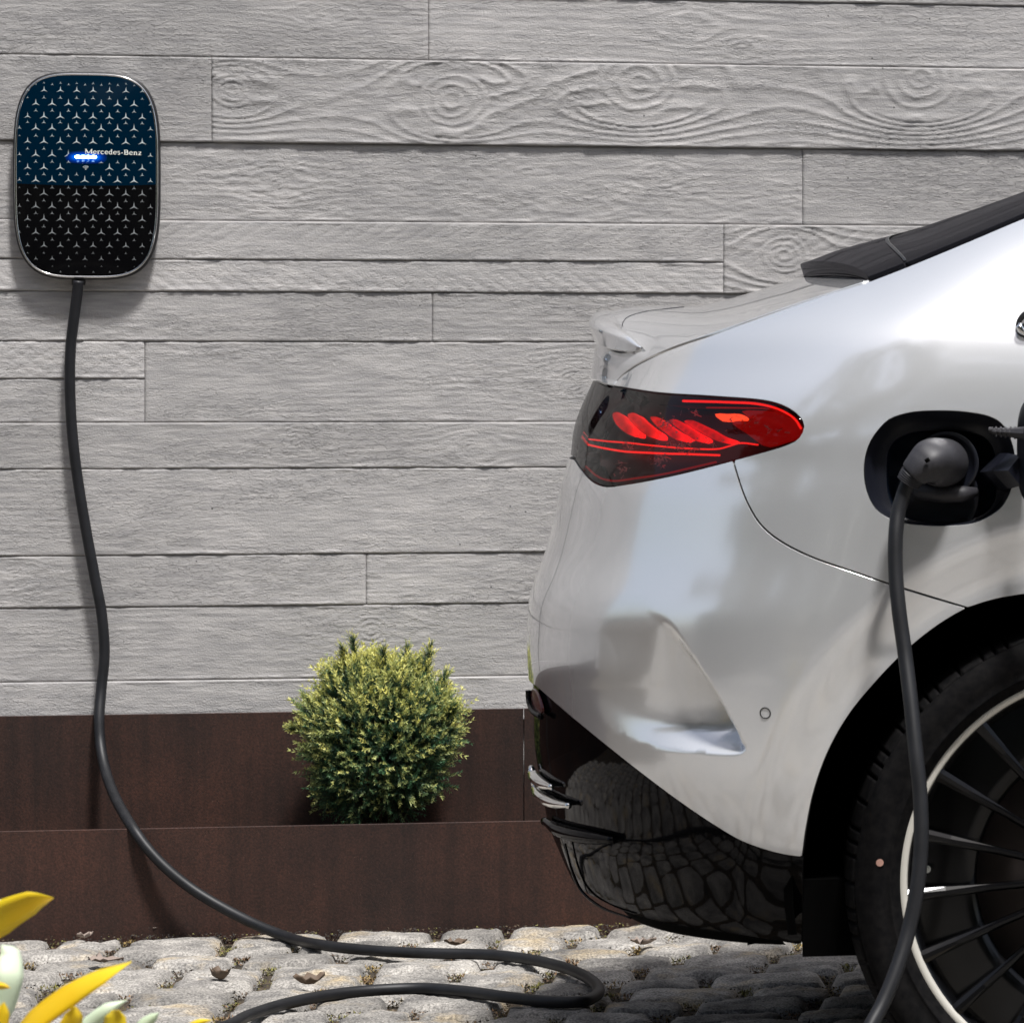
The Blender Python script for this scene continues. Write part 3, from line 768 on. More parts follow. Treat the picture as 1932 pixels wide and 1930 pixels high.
# window crosses the door cut: quarter panel keeps only the part behind it
def clip_s(poly, smax=None, smin=None):
    P = resample(poly, .01, True)
    if smax is not None: P = P[P[:, 0] <= smax]
    if smin is not None: P = P[P[:, 0] >= smin]
    return P
sD = xq(XD, 1.1)[0]
qstep = .011
skin('quarter_panel', qp, M['paint'], car, holes=[port, clip_s(win, smax=sD-.012)], step=qstep)
skin('quarter_panel', qp, M['paint'], car, holes=[clip_s(win, smax=sD-.012)], step=.03, mirror_only=True)
# door and wing forward of the cut, down to the sill and round the nose
zb = np.linspace(zsill, .72, 6)
fr = [xq(XD, zsill)]
dp = np.vstack([vline(XD+.004, zsill, float(zsf(XD))-.005, 20), topline(XD+.03, 4.45, 60), np.array([(SFE-.002, .80), (SFE-.002, .55), (SFE-.002, .30)]),
                archF[::-1], ])
dp[-len(archF)-3:-len(archF), 1] = (.78, .55, .30)
dp = dp[[i for i in range(len(dp))]]
body_rest = skin('door_and_front_panel', dp, M['paint'], car, holes=[clip_s(win, smin=sD+.016)], step=.03, mirror=True)
skin('side_window', win, M['glass'], car, step=.03, g=.012, off=-.004)
skin('side_window', win, M['glass'], car, step=.04, g=.012, off=-.004, mirror_only=True)
skin('window_seal', win, M['seal_gap_shade'], car, holes=[inset(resample(win, .01, True), .012)], step=.02, g=.0015, off=-.001)

# ---------- rear bumper with the side scoop
edgeS = crom([(1128, 1117), (1165, 1116), (1200, 1122), (1234, 1141), (1268, 1176), (1308, 1236), (1350, 1305), (1385, 1367), (1403, 1398), (1406, 1411), (1396, 1420), (1370, 1422), (1310, 1418), (1250, 1409), (1205, 1398)], 8)
leftS = crom([(1205, 1398), (1150, 1370), (1100, 1335), (1062, 1290), (1052, 1230), (1066, 1170), (1095, 1130), (1128, 1117)], 8)
scoopP = np.vstack([edgeS, leftS[1:-1]])
eR = crom([(1234, 1141), (1268, 1176), (1308, 1236), (1350, 1305), (1385, 1367), (1403, 1398)], 8)
eB = crom([(1403, 1398), (1406, 1411), (1396, 1420), (1370, 1422), (1310, 1418), (1250, 1409), (1205, 1398), (1150, 1375), (1110, 1345)], 8)
eT = crom([(1075, 1150), (1095, 1128), (1128, 1117), (1165, 1116), (1200, 1122), (1234, 1141)], 8)
def bumpf(s, z):
    P = surfA(s, z); N = nrmA(s, z); uv = proj(P).reshape(-1, 2)
    ins = inpoly(uv, scoopP)
    dep = np.zeros(len(uv)); u_ = uv[ins]
    if len(u_):
        dR = pdist(u_, eR); dB = pdist(u_, eB); dT = pdist(u_, eT); dL = pdist(u_, leftS)
        o_r = np.argsort(eR[:, 1]); uR = np.interp(u_[:, 1], eR[o_r, 1], eR[o_r, 0]); uL = np.interp(u_[:, 1], [1110, 1200, 1300, 1400], [1085, 1062, 1080, 1150])
        t = np.clip((u_[:, 0]-uL)/np.maximum(uR-uL, 60), 0, 1)
        a = .050*t**1.55*smooth01(dT/300+.03)
        a = a*smooth01(dR/22+.02)*np.sin(np.clip(dB/46, 0, 1)*np.pi/2)
        dep[ins] = a
    dep = dep.reshape(np.shape(s))
    return P-N*dep[..., None]
_eSZ = inv(resample(np.vstack([eR, eB[1:30]]), 6))
ext = []
cS = _eSZ.mean(0)
for off_ in (-.0035, .0015, .004, .007, .011, .016):
    tq = np.gradient(_eSZ, axis=0); tq /= np.linalg.norm(tq, axis=1)[:, None]+1e-9
    nq = np.stack([tq[:, 1], -tq[:, 0]], 1)*1.
    if np.mean(np.einsum('ij,ij->i', nq, cS-_eSZ)) < 0: nq = -nq
    ext.append(_eSZ+nq*off_)
_g = np.stack(np.meshgrid(np.arange(_eSZ[:, 0].min()-.22, _eSZ[:, 0].max()+.01, .0048), np.arange(_eSZ[:, 1].min()-.02, _eSZ[:, 1].max()+.02, .0048)), -1).reshape(-1, 2)
_gu = proj(surfA(_g[:, 0], _g[:, 1])); _g = _g[inpoly(_gu, scoopP)]; _g = _g[pdist(_g, _eSZ) > .018]
ext = np.vstack(ext+[_g])
zlb = lamp_bot[-1][1]
bp_poly = np.vstack([lamp_bot[1:], np.array([(lamp_bot[-1][0]*.5, zlb), (0.0, zlb)]), np.array([(0.0, z) for z in np.linspace(zlb-.02, low_line[-1][1]+.01, 20)]),
                     np.array([(0.0, low_line[-1][1]), (low_line[-1][0]*.5, low_line[-1][1])]), low_line[::-1][:-1], arch_l[:isb+1], seam_bump[::-1][1:-1], seam_bump[:1]])
bumper = skin('rear_bumper', bp_poly, M['paint'], car, step=.0085, f=bumpf, extra=ext, g=.0018)
skin('rear_bumper', bp_poly, M['paint'], car, step=.02, f=bumpf, g=.0012, mirror_only=True)

# ---------- gloss black lower bumper
bot_uv = crom([(1512, 1790), (1400, 1772), (1300, 1757), (1220, 1740), (1165, 1722), (1120, 1700)], 6)
bot = inv(bot_uv)
ll = low_line.copy()
foot = inv(crom([(1514, 1620), (1513, 1700), (1512, 1790)], 5))
val = np.vstack([foot, bot[1:], np.array([(bot[-1][0]*.5, bot[-1][1]+.005), (0, bot[-1][1]+.01)]), np.array([(0., z) for z in np.linspace(bot[-1][1]+.03, ll[-1][1]-.01, 16)]),
                 np.array([(0, ll[-1][1]), (ll[-1][0]*.5, ll[-1][1])]), ll[::-1][:-1]])
def valf(s, z):
    P = surfA(s, z); N = nrmA(s, z); zz = np.interp(np.abs(s), sorted(ll[:, 0]), ll[np.argsort(ll[:, 0]), 1])
    return P-N*(.006+.0*s)[..., None] if np.ndim(s) else P-N*.006
skin('lower_bumper', val, M['gloss_black'], car, step=.011, f=valf, mirror=True, lip=.004)
#PART3
# ---------- boot lid and everything above the body side, lofted from the side's top edge to the centreline
B_uv = np.array([(1119, 712), (1121, 697), (1124, 680), (1126, 662), (1133, 636), (1165, 610), (1222, 594), (1300, 582), (1400, 560), (1512, 527)])
A_uvB = np.array([(1156, 728), (1163, 720), (1171, 711), (1182, 702), (1200, 690), (1246, 667), (1286, 651), (1343, 632), (1500, 576), (1637, 532)])
def loft(A_sz, Bl, tvals, K=36, name='', mt=None, blend=None, c0=.9, c1=.8, steep=.35, fit=None):
    """A_sz: points on the body side; Bl: centreline points (car frame); returns vertex grid"""
    rows = []
    for i, (sz, B) in enumerate(zip(A_sz, Bl)):
        P = surfA(sz[0], sz[1]); N = nrmA(sz[0], sz[1]); Bw = l2w(*B)
        stp = steep if np.ndim(steep) == 0 else steep[i]
        D = Bw-P; L = np.linalg.norm(D); T0 = D-N*np.dot(D, N); T0 = T0/np.linalg.norm(T0)*stp+D/L*(1-stp); T0 = T0/np.linalg.norm(T0)*L*c0
        lat = l2w(0, -1, 0)-l2w(0, 0, 0); T1 = lat*L*c1
        k = np.linspace(0, 1, K); k2, k3 = k*k, k*k*k
        Hm = (2*k3-3*k2+1)[:, None]*P+(k3-2*k2+k)[:, None]*T0+(-2*k3+3*k2)[:, None]*Bw+(k3-k2)[:, None]*T1
        if blend is not None and blend[i] < 1:
            s_k = sz[0]*(1-k); PA = w2l(P); cx = np.interp(s_k, _cs, _cx)/np.interp(sz[0], _cs, _cx); cw = np.interp(s_k, _cs, _cw)/np.interp(sz[0], _cs, _cw)
            Av = l2w(B[0]+(PA[0]-B[0])*cx, PA[1]*cw, PA[2]+(B[2]-PA[2])*smooth01(1-cx))
            Hm = Av*(1-blend[i])+Hm*blend[i]
        rows.append(Hm)
    G = np.array(rows)
    if fit is not None:                                 # raise or lower the crown until each row tops out on the outline
        wt = np.sin(np.linspace(0, np.pi/2, K))**1.5
        for _ in range(8):
            L_ = w2l(G[:, ::-1][:, 1:]); Gm = np.concatenate([G, l2w(L_[..., 0], -L_[..., 1], L_[..., 2])], 1)
            uv = proj(Gm); j = np.argmin(uv[..., 1], 1); r = np.arange(len(G)); ut, vt = uv[r, j, 0], uv[r, j, 1]
            tgt = np.interp(ut, fit[:, 0], fit[:, 1]); use = (ut > fit[0, 0]) & (ut < fit[-1, 0])
            dz = np.where(use, (vt-tgt)*Gm[r, j, 1]/F, 0)
            if use.any(): dz = np.interp(r, r[use], dz[use])*smooth01((r-r[use][0]+4)/4) if not use.all() else dz
            G[..., 2] += dz[:, None]*wt[None]
    return G
def gridmesh(name, G, mt, parent, mirror=True, flip=False, edge_lip=None, off=0.):
    """grid of points (rows x cols, last column on the centreline) -> smooth mesh, mirrored over the centreline"""
    if mirror:
        L_ = w2l(G[:, ::-1][:, 1:]); Mr = l2w(L_[..., 0], -L_[..., 1], L_[..., 2]); G = np.concatenate([G, Mr], 1)
    r, c = G.shape[:2]
    gu = np.gradient(G, axis=0); gv = np.gradient(G, axis=1); N = np.cross(gu, gv); N /= np.linalg.norm(N, axis=-1)[..., None]+1e-12
    if np.mean(N[..., 2]) < 0: N = -N; flip = not flip
    G = G+N*off
    V = G.reshape(-1, 3); idx = np.arange(r*c).reshape(r, c)
    Fq = np.stack([idx[:-1, :-1], idx[1:, :-1], idx[1:, 1:], idx[:-1, 1:]], -1).reshape(-1, 4)
    Nn = N.reshape(-1, 3)
    fn = np.cross(V[Fq[:, 1]]-V[Fq[:, 0]], V[Fq[:, 3]]-V[Fq[:, 0]])
    fl = np.einsum('ij,ij->i', fn, Nn[Fq[:, 0]]) < 0; Fq[fl] = Fq[fl][:, ::-1]
    FF = [tuple(q) for q in Fq]; VV = [V]; NN = [Nn]; n0 = len(V)
    if edge_lip:
        loop = np.r_[idx[0, :], idx[1:, -1], idx[-1, -2::-1], idx[-2:0:-1, 0]]
        cen = V.mean(0); p = V[loop]; tg = np.roll(p, -1, 0)-np.roll(p, 1, 0); o_ = np.cross(tg, Nn[loop]); o_ /= np.linalg.norm(o_, axis=1)[:, None]+1e-12
        if np.sum(np.einsum('ij,ij->i', o_, p-cen)) < 0: o_ = -o_
        r1 = p+o_*.0007-Nn[loop]*.0008; r2 = p+o_*.0008-Nn[loop]*edge_lip
        n1 = Nn[loop]*.6+o_; n1 /= np.linalg.norm(n1, axis=1)[:, None]
        m_ = len(loop); VV += [r1, r2]; NN += [n1, o_]
        for i in range(m_):
            j = (i+1) % m_
            q1 = (int(loop[i]), int(loop[j]), n0+j, n0+i); q2 = (n0+i, n0+j, n0+m_+j, n0+m_+i)
            nr_ = np.cross(p[j]-p[i], r1[j]-p[i])
            if np.dot(nr_, n1[i]) < 0: q1, q2 = q1[::-1], q2[::-1]
            FF += [q1, q2]
    return mesh(name, np.vstack(VV), FF, mt, parent, True, normals=np.vstack(NN))
def reg(C, n):
    return resample(C, 1, False) if n is None else np.stack([np.interp(np.linspace(0, 1, n), np.linspace(0, 1, len(C)), C[:, i]) for i in range(C.shape[1])], 1)
nB = len(B_uv); ns = 9
Ac = crom(A_uvB, ns); Bc = crom(B_uv, ns)
Asz = inv(Ac); Asz = Asz + np.array([0, .0]) 
Bl = np.array([bp(u, v, 0.) for u, v in Bc]); 
tt = np.linspace(0, nB-1, len(Ac))
# gap: pull the edge of the lid in by a millimetre and a half
gA = np.gradient(Asz, axis=0); gA /= np.linalg.norm(gA, axis=1)[:, None]; gn = np.stack([-gA[:, 1], gA[:, 0]], 1)
Asz_lid = Asz+gn*.0026
Asz_lid[0] = Asz_lid[1]*2-Asz_lid[2]
blend = smooth01((tt-2.4)/3.)
silD = np.array([(1150, 588), (1170, 583), (1193, 579.5), (1232, 577.5), (1312, 578), (1350, 571), (1376, 565), (1433, 550), (1489, 535), (1520, 528)])
G = loft(Asz_lid, Bl, tt, K=48, blend=blend, steep=.5-.42*smooth01((tt-6.2)/2.6), fit=silD)
# the rear face keeps the section of the body's own tail for its lowest rows
LidG = G.copy()
lid = gridmesh('boot_lid', G, M['paint'], car, edge_lip=.012)
# ---------- glass from the base of the rear window over the roof to the bonnet
cent_uv = np.array([(1512, 522), (1600, 487), (1700, 449), (1820, 408), (1932, 372)])
ge = np.array([(1637, 532), (1705, 506), (1760, 483), (1840, 450), (1932, 411)])
gA_ = inv(crom(ge, 8)); gB_ = np.array([bp(u, v, 0.) for u, v in crom(cent_uv, 8)])
def top_pts(x0, x1, n): xs = np.linspace(x0, x1, n); zz_ = zsf(xs); return np.stack([s_of_X(xs, zz_), zz_], 1)
# rear window runs on to X = 1.5
last = w2l(surfA(*gA_[-1])); xs = np.linspace(last[0]+.03, 1.42, 16)
top2 = np.stack([s_of_X(xs, zsf(xs)), zsf(xs)], 1); top2[:, 1] += (last[2]-float(zsf(last[0])))*np.linspace(.9, 0, 16)
zc0 = gB_[-1]; xc = np.linspace(zc0[0]+.03, 1.25, 16); roofc = spl([zc0[0]-.1, zc0[0], .95, 1.25, 1.7, 2.2, 2.7, 3.1, 3.6, 4.2, 4.65], [zc0[2]-.04, zc0[2], 1.405, 1.455, 1.492, 1.497, 1.44, 1.32, 1.10, 1.0, .86])
gA2 = np.vstack([gA_, top2]); gB2 = np.vstack([gB_, np.stack([xc, xc*0, roofc(xc)], 1)])
# seam between the fixed rear quarter of the glass and the screen
silG = np.array([(1511, 545), (1520, 533), (1545, 519), (1617, 489), (1682, 468), (1722, 456), (1778, 433), (1858, 402), (1932, 373)])
gl = loft(gA2+np.array([0, .004]), gB2, None, K=40, c0=.85, c1=.85, steep=.3, fit=silG)
isp = 9
GL1 = gl[:isp+8]; 
# seam line curves back towards the middle, as the photograph shows
nrow = gl.shape[0]
def seam_row(k):   # fractional row where the seam crosses column k (0 side .. 1 centre)
    return 8.3 + 10.4*min(max(k, 0), 1)**1.6
def rowat(fr, j):
    i = int(np.clip(math.floor(fr), 0, nrow-2)); t = fr-i; return gl[i, j]*(1-t)+gl[i+1, j]*t
Kc = gl.shape[1]; cols = np.linspace(0, 1, Kc)
low = np.array([[rowat(seam_row(cols[j])*q-.10*q, j) for j in range(Kc)] for q in np.linspace(0, 1, 16)])
upg = np.array([[rowat(seam_row(cols[j])*(1-q)+(nrow-1)*q+.12*(1-q), j) for j in range(Kc)] for q in np.linspace(0, 1, 30)])
low[..., 2] += .013*np.sin(np.linspace(0, np.pi/2, Kc))[None]**.5
upg[..., 2] += (.013*np.sin(np.linspace(0, np.pi/2, Kc))[None]**.5)*np.linspace(1, 0, 30)[:, None]
gridmesh('rear_glass_panel', low, M['glass'], car, edge_lip=.024, off=.004)
gridmesh('rear_window', upg, M['glass'], car, edge_lip=.014, off=.003)
seamG = np.array([[rowat(seam_row(cols[j])+q, j) for j in range(Kc)] for q in (-.25, -.1, .15, .3)])
seamG[..., 2] += .0125*np.sin(np.linspace(0, np.pi/2, Kc))[None]**.5*.85
gridmesh('window_seal', seamG, M['seal_gap_shade'], car, off=.0065)
trimG = np.array([[rowat(seam_row(cols[j])+q, j) for j in range(Kc)] for q in (.34, .44)]); trimG[..., 2] += .0125*np.sin(np.linspace(0, np.pi/2, Kc))[None]**.5*.85
gridmesh('window_trim', trimG, M['steel'], car, off=.0068)
# under-skin to close the gap round the glass
gridmesh('glass_frame', gl, M['liner'], car, off=-.004)
# roof, windscreen and bonnet
xr2 = np.linspace(1.43, 2.55, 24); rA = np.stack([s_of_X(xr2, zsf(xr2)-.0), zsf(xr2)], 1); xc2 = np.linspace(1.26, 2.45, 24); rB = np.stack([xc2, xc2*0, roofc(xc2)], 1)
gridmesh('roof', loft(rA, rB, None, K=24, c0=.85), M['glass'], car, edge_lip=.02, off=.003)
xr3 = np.linspace(2.56, 3.62, 24); xc3 = np.linspace(2.46, 3.42, 24)
gridmesh('windscreen', loft(np.stack([s_of_X(xr3, zsf(xr3)), zsf(xr3)], 1), np.stack([xc3, xc3*0, roofc(xc3)], 1), None, K=24, c0=.8), M['glass'], car, edge_lip=.02)
xr4 = np.linspace(3.63, 4.45, 20); xc4 = np.linspace(3.43, 4.78, 20)
gridmesh('bonnet', loft(np.stack([s_of_X(xr4, zsf(xr4)), zsf(xr4)], 1), np.stack([xc4, xc4*0, roofc(xc4)-.10*smooth01((xc4-4.5)/.3)], 1), None, K=24, c0=.8), M['paint'], car, edge_lip=.02)

# ---------- inner metal behind all gaps, and the floor pan
_s = np.linspace(0.0, SFE-.002, 170); _z = np.linspace(.24, 1.0, 40)
def inner_ok(s, z):
    L_ = w2l(surfA(s, z)); X = L_[..., 0]
    m1 = np.hypot(X-LR, z-ZARCH) > .44; m2 = np.hypot(X-LR-3.12, z-ZARCH) > .44
    pc = port.mean(0); m3 = np.maximum(np.abs(s-pc[0])/.125, np.abs(z-pc[1])/.10) > 1
    return m1 & m2 & m3
SS, ZZ = np.meshgrid(_s, _z); PP = surfA(SS, ZZ)-nrmA(SS, ZZ)*.030
PP = PP.copy(); okm = inner_ok(SS, ZZ)
lz = w2l(PP)
# cut the lamp recess out of it
lu = proj(surfA(SS, ZZ)); LMu = np.array([(1060, 700), (1520, 735), (1540, 830), (1380, 885), (1140, 930), (1060, 880)])
okm &= ~inpoly(lu.reshape(-1, 2), LMu).reshape(SS.shape)
SCu = np.array([(1030, 1090), (1240, 1090), (1430, 1390), (1430, 1440), (1180, 1440), (1030, 1330)]); okm &= ~inpoly(lu.reshape(-1, 2), SCu).reshape(SS.shape)
idx = np.arange(SS.size).reshape(SS.shape); Fq = np.stack([idx[:-1, :-1], idx[:-1, 1:], idx[1:, 1:], idx[1:, :-1]], -1).reshape(-1, 4)
okf = okm.ravel()[Fq].all(1); Fq = Fq[okf]
PPv = PP.reshape(-1, 3); Lm = w2l(PPv); Pm = l2w(Lm[:, 0], -Lm[:, 1], Lm[:, 2])
mesh('inner_shell', np.vstack([PPv, Pm]), np.vstack([Fq, Fq[:, ::-1]+len(PPv)]), M['liner'], car)
pan = []; npn = 0
for X in np.linspace(.36, 4.62, 44):
    wdt = float(w2l(surfA(s_of_X(X, .26), .26))[1])-.03 if X < 4.3 else .6
    w2 = wdt if min(abs(X-LR), abs(X-LR-3.12)) > .40 else .60
    zb_ = .155+.10*smooth01((.85-X)/.5)+.12*smooth01((X-4.2)/.4)
    for w_, z_ in ((-w2, max(.262, zb_)), (-w2*.72, zb_), (w2*.72, zb_), (w2, max(.262, zb_))): pan.append(l2w(X, w_, z_))
mesh('floor_pan', np.array(pan), [(4*i_+k_, 4*i_+k_+1, 4*i_+k_+5, 4*i_+k_+4) for i_ in range(43) for k_ in range(3)], M['liner'], car, False)

for sd_ in (-1, 1):                                     # sills and an unseen far skirt, added to block light under the car
    for (x0_, x1_) in ((LR+.40, LR+2.72),)+(((.34, LR-.37),) if sd_ < 0 else ()):
        V = [l2w(x_, sd_*w_, z_) for x_ in (x0_, x1_) for w_ in (.80, .87) for z_ in (.14, .33)]
        mesh('shade_sill', V, [(0, 1, 3, 2), (4, 6, 7, 5), (0, 4, 5, 1), (2, 3, 7, 6), (0, 2, 6, 4), (1, 5, 7, 3)], M['liner'], car, False)
xa_, xb_ = bp(1514, 1750, .84)[0], LR-.335
V = [l2w(x_, w_, z_) for x_ in (xa_, xb_) for w_ in (.68, .845) for z_ in (.257, .36)]
mesh('arch_foot', V, [(0, 1, 3, 2), (4, 6, 7, 5), (0, 4, 5, 1), (2, 3, 7, 6), (0, 2, 6, 4), (1, 5, 7, 3)], M['liner'], car, False)

# ---------- wheel arches and wheels
def wheel_house(X, side):
    mb = MB(); n = 40; R1 = .432; ts = np.linspace(-.17, np.pi+.17, n)
    prof = [(.862, R1-.012), (.85, R1), (.60, R1), (.60, .0)]
    V = []
    for (w_, r) in prof:
        for t in ts: V.append(l2w(X+r*math.cos(t), side*w_, ZARCH+r*math.sin(t)))
    Fq = [(k*n+i, k*n+i+1, (k+1)*n+i+1, (k+1)*n+i) for k in range(3) for i in range(n-1)]
    return mb.add(V, Fq).build('wheel_arch_liner', M['liner'], car, True)
for X in (LR, LR+3.12):
    for sd_ in (1, -1): wheel_house(X, sd_)

def lathe(prof, n, X, side, steps=None):
    """prof: list of (radius, w); spun round the axle"""
    t = np.linspace(0, 2*np.pi, n, endpoint=False); V = []
    for (r, w_) in prof: V.append(l2w(X+r*np.cos(t), side*w_+0*t, ZW+r*np.sin(t)))
    V = np.vstack(V); m = len(prof)
    return V, [(k*n+i, k*n+(i+1) % n, (k+1)*n+(i+1) % n, (k+1)*n+i) for k in range(m-1) for i in range(n)]
def wheel(X, side, detail=True):
    kids = []
    n = 180 if detail else 60
    # tyre: sidewall, shoulder blocks with slots, tread
    prof = [(.276, .895), (.281, .908), (.286, .912), (.292, .918), (.2935, .9195), (.295, .918), (.305, .922), (.318, .924), (.330, .9215), (.338, .916), (.3390, .912), (.3400, .913), (.3435, .902), (.3475, .886), (.3510, .862), (.3530, .80), (.3530, .73), (.348, .68), (.33, .66), (.28, .67)]
    V, Fc = lathe(prof, n*4 if detail else n, X, side)
    if detail:
        nn_ = n*4; V = V.reshape(len(prof), nn_, 3)
        ang = np.arange(nn_)
        L_ = w2l(V)
        for k in range(11, 17):
            slot = ((ang % 12) == 0) | ((ang % 36) == 18)
            r_ = np.hypot(L_[k, :, 0]-X, L_[k, :, 2]-ZW); sc = np.where(slot, (r_-.007)/r_, 1)
            L_[k, :, 0] = X+(L_[k, :, 0]-X)*sc; L_[k, :, 2] = ZW+(L_[k, :, 2]-ZW)*sc
            if k < 14: L_[k, :, 1] -= side*np.where(slot, .005, 0)
        V = l2w(L_[..., 0], L_[..., 1], L_[..., 2]).reshape(-1, 3)
    Vr, Fr = lathe([(.2825, .896), (.2695, .896), (.262, .880), (.258, .84), (.256, .72), (.20, .715)], n, X, side)
    wh = mesh('wheel', Vr, Fr, M['rim_black'], car, True)
    mesh('tyre', V, Fc, M['tyre'], wh, True)
    rim = [(.2755, .885), (.2775, .905), (.2795, .909), (.2825, .909), (.2840, .905), (.2840, .89)]
    # pale machined ring, then the black barrel
    V, Fc = lathe([(.2695, .893), (.2705, .902), (.272, .9045), (.2805, .9045), (.2822, .902), (.2825, .893)], n, X, side)
    kids.append(mesh('rim_ring', V, Fc, M['rim_ring'], wh, True))
    # aero cover between the spokes
    V, Fc = lathe([(.262, .862), (.20, .872), (.178, .872), (.178, .866)], n, X, side)
    kids.append(mesh('rim_cover', V, Fc, M['rim_black'], wh, True))
    V, Fc = lathe([(.187, .800), (.187, .815), (.10, .815), (.10, .83), (.0, .832)], 90, X, side)
    kids.append(mesh('brake_disc', V, Fc, M['disc'], wh, True))
    V, Fc = lathe([(.078, .84), (.076, .885), (.06, .897), (.034, .899), (.033, .905), (.0, .907)], 90, X, side)
    kids.append(mesh('hub', V, Fc, M['rim_black'], wh, True))
    sp = None
    for i in range(20):
        t = R_(180-31.9+18*i) if detail else R_(18*i)
        if sp is None: pass
        c, s_ = math.cos(t), math.sin(t)
        def pt(r, lat, w_): return l2w(X+r*c-lat*s_, side*w_, ZW+r*s_+lat*c)
        rs = [.05, .10, .16, .22, .262, .2705]; V = []
        for j, r in enumerate(rs):
            hw = np.interp(r, [.05, .16, .27], [.0045, .0050, .0088]); wf = np.interp(r, [.05, .12, .22, .27], [.895, .892, .894, .900])
            V += [pt(r, -hw, wf-.022), pt(r, -hw, wf-.004), pt(r, -hw*.35, wf), pt(r, hw*.35, wf), pt(r, hw, wf-.004), pt(r, hw, wf-.022)]
        Fq = [(6*a+b, 6*a+b+1, 6*a+b+7, 6*a+b+6) for a in range(len(rs)-1) for b in range(5)]
        o = mesh('spoke', V, Fq, M['rim_black'], wh, False); kids.append(o)
    if detail:
        vx = bp(1749, 1640, .885); mb = MB()
        V, Fc = tube([l2w(vx[0], .86, vx[2]), l2w(vx[0], .882, vx[2])], .0052, 12); mb.add(V, Fc)
        V, Fc = tube([l2w(vx[0], .882, vx[2]), l2w(vx[0], .895, vx[2])], .0036, 12); mb.add(V, Fc)
        mb.build('valve', M['steel'], wh, False)
        dx = bp(1660, 1627, .922); V, Fc = tube([l2w(dx[0], .918, dx[2]), l2w(dx[0], .9236, dx[2])], .0049, 20); mesh('balance_dot', V, Fc, M['dot'], wh, False)
wheel(LR, 1); wheel(LR, -1, False); wheel(LR+3.12, 1, False); wheel(LR+3.12, -1, False)
#PART4
# ---------- rear lamps
def Aoff(s, z, d): P = surfA(s, z); return P-nrmA(s, z)*np.asarray(d)[..., None] if np.ndim(d) else P-nrmA(s, z)*d
s0_ = seam_lid[0][0]; zA0 = Asz_lid[0][1]; zB0 = Bl[0][2]
ks = np.linspace(1, 0, 26); sL = s0_*ks; cxs = np.interp(sL, _cs, _cx)/np.interp(s0_, _cs, _cx)
lidtop = np.stack([sL, zA0+(zB0-zA0)*smooth01(1-cxs)-.0035], 1)
lens_body = np.vstack([lamp_top, lamp_bot[1:], seam_lid[::-1][1:-1]])
lens_lid = np.vstack([lidtop, np.array([(0, z) for z in np.linspace(lidtop[-1, 1]-.012, zlb+.006, 8)]), np.array([(seam_lid[-1][0]*q, zlb+.003) for q in (.3, .6, .9)]), seam_lid[::-1][:-1]])
Lb = skin('tail_lamp', lens_body, M['lens'], car, step=.012, off=-.001, g=.0012, lip=.035)
skin('tail_lamp', lens_body, M['lens_smoke'], car, step=.02, off=-.001, g=.0012, lip=.035, mirror_only=True)
Ll = skin('lid_lamp', lens_lid, M['lens_smoke'], car, step=.012, off=-.0015, g=.0012, lip=.02, mirror=True)
whole = np.vstack([lidtop[::-1], lamp_top[1:], lamp_bot[1:], np.array([(lamp_bot[-1][0]*q, zlb) for q in (.6, .3, 0)])])
M['housing'] = mat('dark_red_lamp_housing', (.030, .0016, .0016), .35)
skin('lamp_housing', whole, M['housing'], car, step=.02, off=-.045, g=-.002, lip=.001, mirror=True, flange=False)
# dark rim round the lens
def lampel(name, uvp, mt, off=.02, lip=.008, step=.006, rnd=4, parent=None):
    o = skin(name, inv(crom(uvp, rnd, True)), mt, parent or Lb, step=step, off=-off, g=.0, lip=lip)
    co = np.empty(len(o.data.vertices)*3, np.float32); o.data.vertices.foreach_get('co', co); uv_ = proj(co.reshape(-1, 3).astype(float))
    d_ = pdist(uv_, crom(uvp, rnd, True), True); g_ = .10+.90*np.clip(d_/max(d_.max(), 1e-6), 0, 1)**.9*(.65+.5*vnoise(uv_[:, 0]*.16, uv_[:, 1]*.10, 5))
    a_ = o.data.color_attributes.new('Col', 'FLOAT_COLOR', 'POINT'); a_.data.foreach_set('color', np.stack([g_, g_, g_, np.ones_like(g_)], 1).astype(np.float32).ravel())
    return o
LZ = lambda P: [(1650/1.5637+x/2.415/1.5637, 1050/1.5637+y/2.415/1.5637) for x, y in P]
LZ = lambda P: [((1650+x/2.415)*.63953, (1050+y/2.415)*.63953) for x, y in P]
for q, P in enumerate([[(310, 372), (350, 362), (385, 400), (430, 470), (480, 520), (480, 545), (435, 540), (365, 490), (320, 430)],
          [(410, 368), (455, 368), (500, 410), (560, 470), (620, 525), (635, 560), (590, 563), (520, 530), (450, 460)],
          [(560, 388), (620, 395), (680, 450), (760, 520), (830, 575), (800, 590), (740, 575), (660, 510), (590, 440)],
          [(690, 410), (740, 405), (800, 450), (880, 520), (960, 585), (920, 596), (860, 575), (780, 500)],
          [(790, 412), (850, 408), (930, 455), (1050, 540), (1160, 595), (1090, 600), (1010, 575), (900, 505)]]):
    lampel('light_bar', LZ(P), M['red_glow'], .016+.002*q, .012)
lampel('reflector', LZ([(1255, 368), (1380, 366), (1500, 374), (1600, 415), (1660, 455), (1688, 510), (1672, 558), (1560, 600), (1430, 636), (1380, 610), (1290, 535), (1180, 456), (1240, 440), (1315, 445), (1320, 430)]), M['red_panel'], .014, .01, rnd=2)
lampel('marker_lens', LZ([(1068, 392), (1160, 394), (1258, 398), (1300, 432), (1200, 438), (1105, 434)]), M['amber'], .011, .006, rnd=2)
